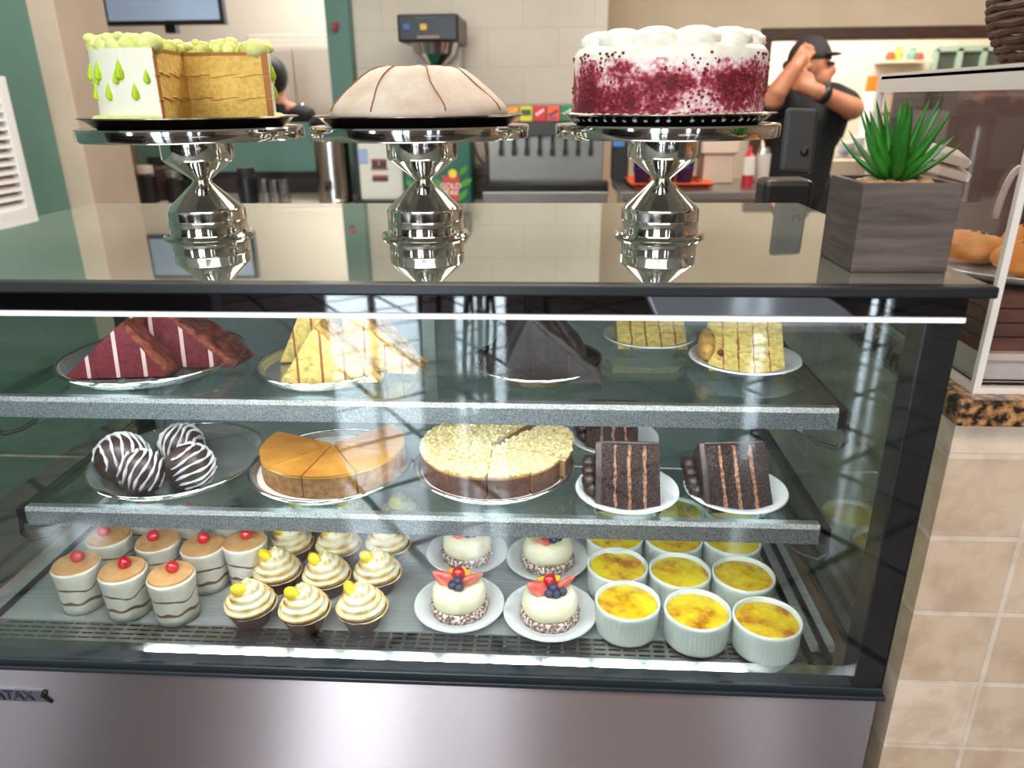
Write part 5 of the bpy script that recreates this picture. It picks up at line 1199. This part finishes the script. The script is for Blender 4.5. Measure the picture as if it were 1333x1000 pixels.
# second person in the kitchen
yK = 5.35; Pk = lambda px, py, dy=0: onY(px, py, yK + dy)
hc = Pk(356, 103); t = thing('person', 'person with dark hair and black shirt in the kitchen, seen from behind', 'person', (hc.x, yK, 0))
b = MB(); nk = hc + Vector((0, .01, -.19)); ch = hc + Vector((0, 0, -.42)); pv = Vector((hc.x, yK, .92))
b.ball(hc, .1, (.85, .95, 1.12), 22, 14); limb(b, [hc + Vector((0, .01, -.06)), nk], [.055, .06]); limb(b, [nk, ch, pv], [.1, .14, .14]); b.ball(ch, .15, (1.15, .75, 1)); b.ball(pv, .15, (1.1, .8, .8))
b.ball(hc + Vector((0, .1, -.02)), .018); b.ball(hc + Vector((-.085, .01, -.02)), .02, (.5, .9, 1.3)); b.ball(hc + Vector((.085, .01, -.02)), .02, (.5, .9, 1.3))
sh = {}
for sx in (-1, 1):
    s0 = nk + Vector((sx * .19, 0, -.06)); e0 = s0 + Vector((sx * .05, .04, -.29)); w0 = e0 + Vector((-sx * .06, .22, -.08)); limb(b, [nk, s0], [.08, .065]); limb(b, [s0, e0, w0], [.058, .047, .033]); sh[sx] = (s0, e0)
    pm = w0 + Vector((-sx * .01, .06, 0)); limb(b, [w0, pm], [.03, .035])
    for k in range(4): o_ = pm + Vector(((k - 1.5) * .019, .03, 0)); limb(b, [o_, o_ + Vector((0, .045, -.005)), o_ + Vector((0, .065 + .006 * (k in (1, 2)), -.022))], [.0095, .009, .008], 3)
    limb(b, [w0 + Vector((-sx * .025, .02, 0)), w0 + Vector((-sx * .055, .06, 0))], [.012, .01], 3)
    hp = pv + Vector((sx * .09, 0, -.04)); kn = Vector((hp.x, hp.y, .48)); an = Vector((hp.x, hp.y, .09)); limb(b, [hp, kn, an], [.09, .06, .045]); limb(b, [an + Vector((0, 0, -.04)), an + Vector((0, .15, -.05))], [.045, .035])
body('body', b, SKIN, t, .01, 3)
s = MB(); limb(s, [nk + Vector((0, 0, -.03)), ch, pv + Vector((0, 0, -.02))], [.115, .17, .165]); s.ball(ch, .18, (1.12, .78, 1)); s.ball(pv, .17, (1.1, .82, .9))
for sx in (-1, 1): limb(s, [nk + Vector((sx * .02, 0, -.04)), sh[sx][0], sh[sx][0].lerp(sh[sx][1], .65)], [.075, .088, .072])
body('black_shirt', s, SHIRT, t)
tr = MB()
for sx in (-1, 1): hp = pv + Vector((sx * .09, 0, .02)); limb(tr, [hp, Vector((hp.x, hp.y, .48)), Vector((hp.x, hp.y, .1))], [.115, .082, .07])
body('trousers', tr, mat('dark_trousers_b', (34, 34, 40), .8), t)
h = MB(); h.ball(hc + Vector((0, -.012, .02)), .112, (.92, .96, 1.1), 22, 14, fn=lambda v: 1 if v.y < .35 else .86); h.build('dark_hair', mat('dark_hair', (20, 17, 17), .6), t, world=True)
# ------------------------------------------------------------------ customer side furniture, mirrored in the front glass
def mir(px, py):
    p = onZ(px, py, 0); return Vector((p.x, 2 * YF - p.y, 0))
DW = mat('dark_wood', (42, 30, 28), .4)
def chair(loc, rz, lab):
    t = thing('cafe_chair', lab, 'chair', loc, rz, group='cafe chairs behind the viewer')
    MB().bb(-.2, .2, -.2, .2, .44, .47).build('seat', DW, t, .01)
    for sx in (-1, 1):
        for sy in (-1, 1): MB().tube([(sx * .175, sy * .175, .44), (sx * .2, sy * .2, 0)], [.02, .014], 10).build('leg', DW, t)
    for sx in (-1, 1): MB().tube([(sx * .18, .185, .46), (sx * .17, .24, .92)], .016, 10).build('back_post', DW, t)
    for z in (.62, .75, .88): MB().box((0, .205 + (z - .46) * .09, z), (.36, .014, .05)).build('back_slat', DW, t, .004)
    for sx in (-1, 1): MB().tube([(sx * .187, -.187, .22), (sx * .187, .187, .22)], .009, 8).build('stretcher', DW, t)
a = mir(612, 478); chair((a.x + .2, a.y - .22, 0), .25, 'dark wooden cafe chair nearest behind the viewer, mirrored in the front glass')
a = mir(566, 432); chair((a.x + .12, a.y - .2, 0), -.5, 'dark wooden cafe chair farther behind the viewer, mirrored in the front glass')
tx = .66; ty = -1.15
t = thing('cafe_table', 'pale topped cafe table behind the viewer, mirrored at the right of the front glass', 'table', (tx, ty, 0))
MB().bb(-.32, .32, -.3, .3, .72, .75).build('table_top', mat('pale_blue_laminate', (186, 196, 214), .18, spec=1.0), t, .006)
MB().lathe([(0, 0), (.25, 0), (.24, .02), (.04, .04), (.035, .70), (.12, .72), (0, .72)], 32).build('pedestal', BLACK, t)

t = thing('glare_block_banquette', 'long dark upholstered banquette added to block floor glare at left, mirrored dimly', 'banquette', (-3.4, -1.9, 0))  # dark bench added to block the window reflection on the floor
UPH = mat('dark_upholstery', (52, 38, 36), .7, c2=(40, 30, 28), scale=5)
MB().bb(-5.2, -1.75, -2.1, -1.55, .12, .44).build('seat_cushion', UPH, t, .03, world=True); MB().bb(-5.2, -1.75, -2.25, -2.1, .12, .86).build('back_cushion', UPH, t, .03, world=True); MB().bb(-5.15, -1.8, -2.2, -1.65, 0, .12).build('plinth', BLACKM, t, world=True)
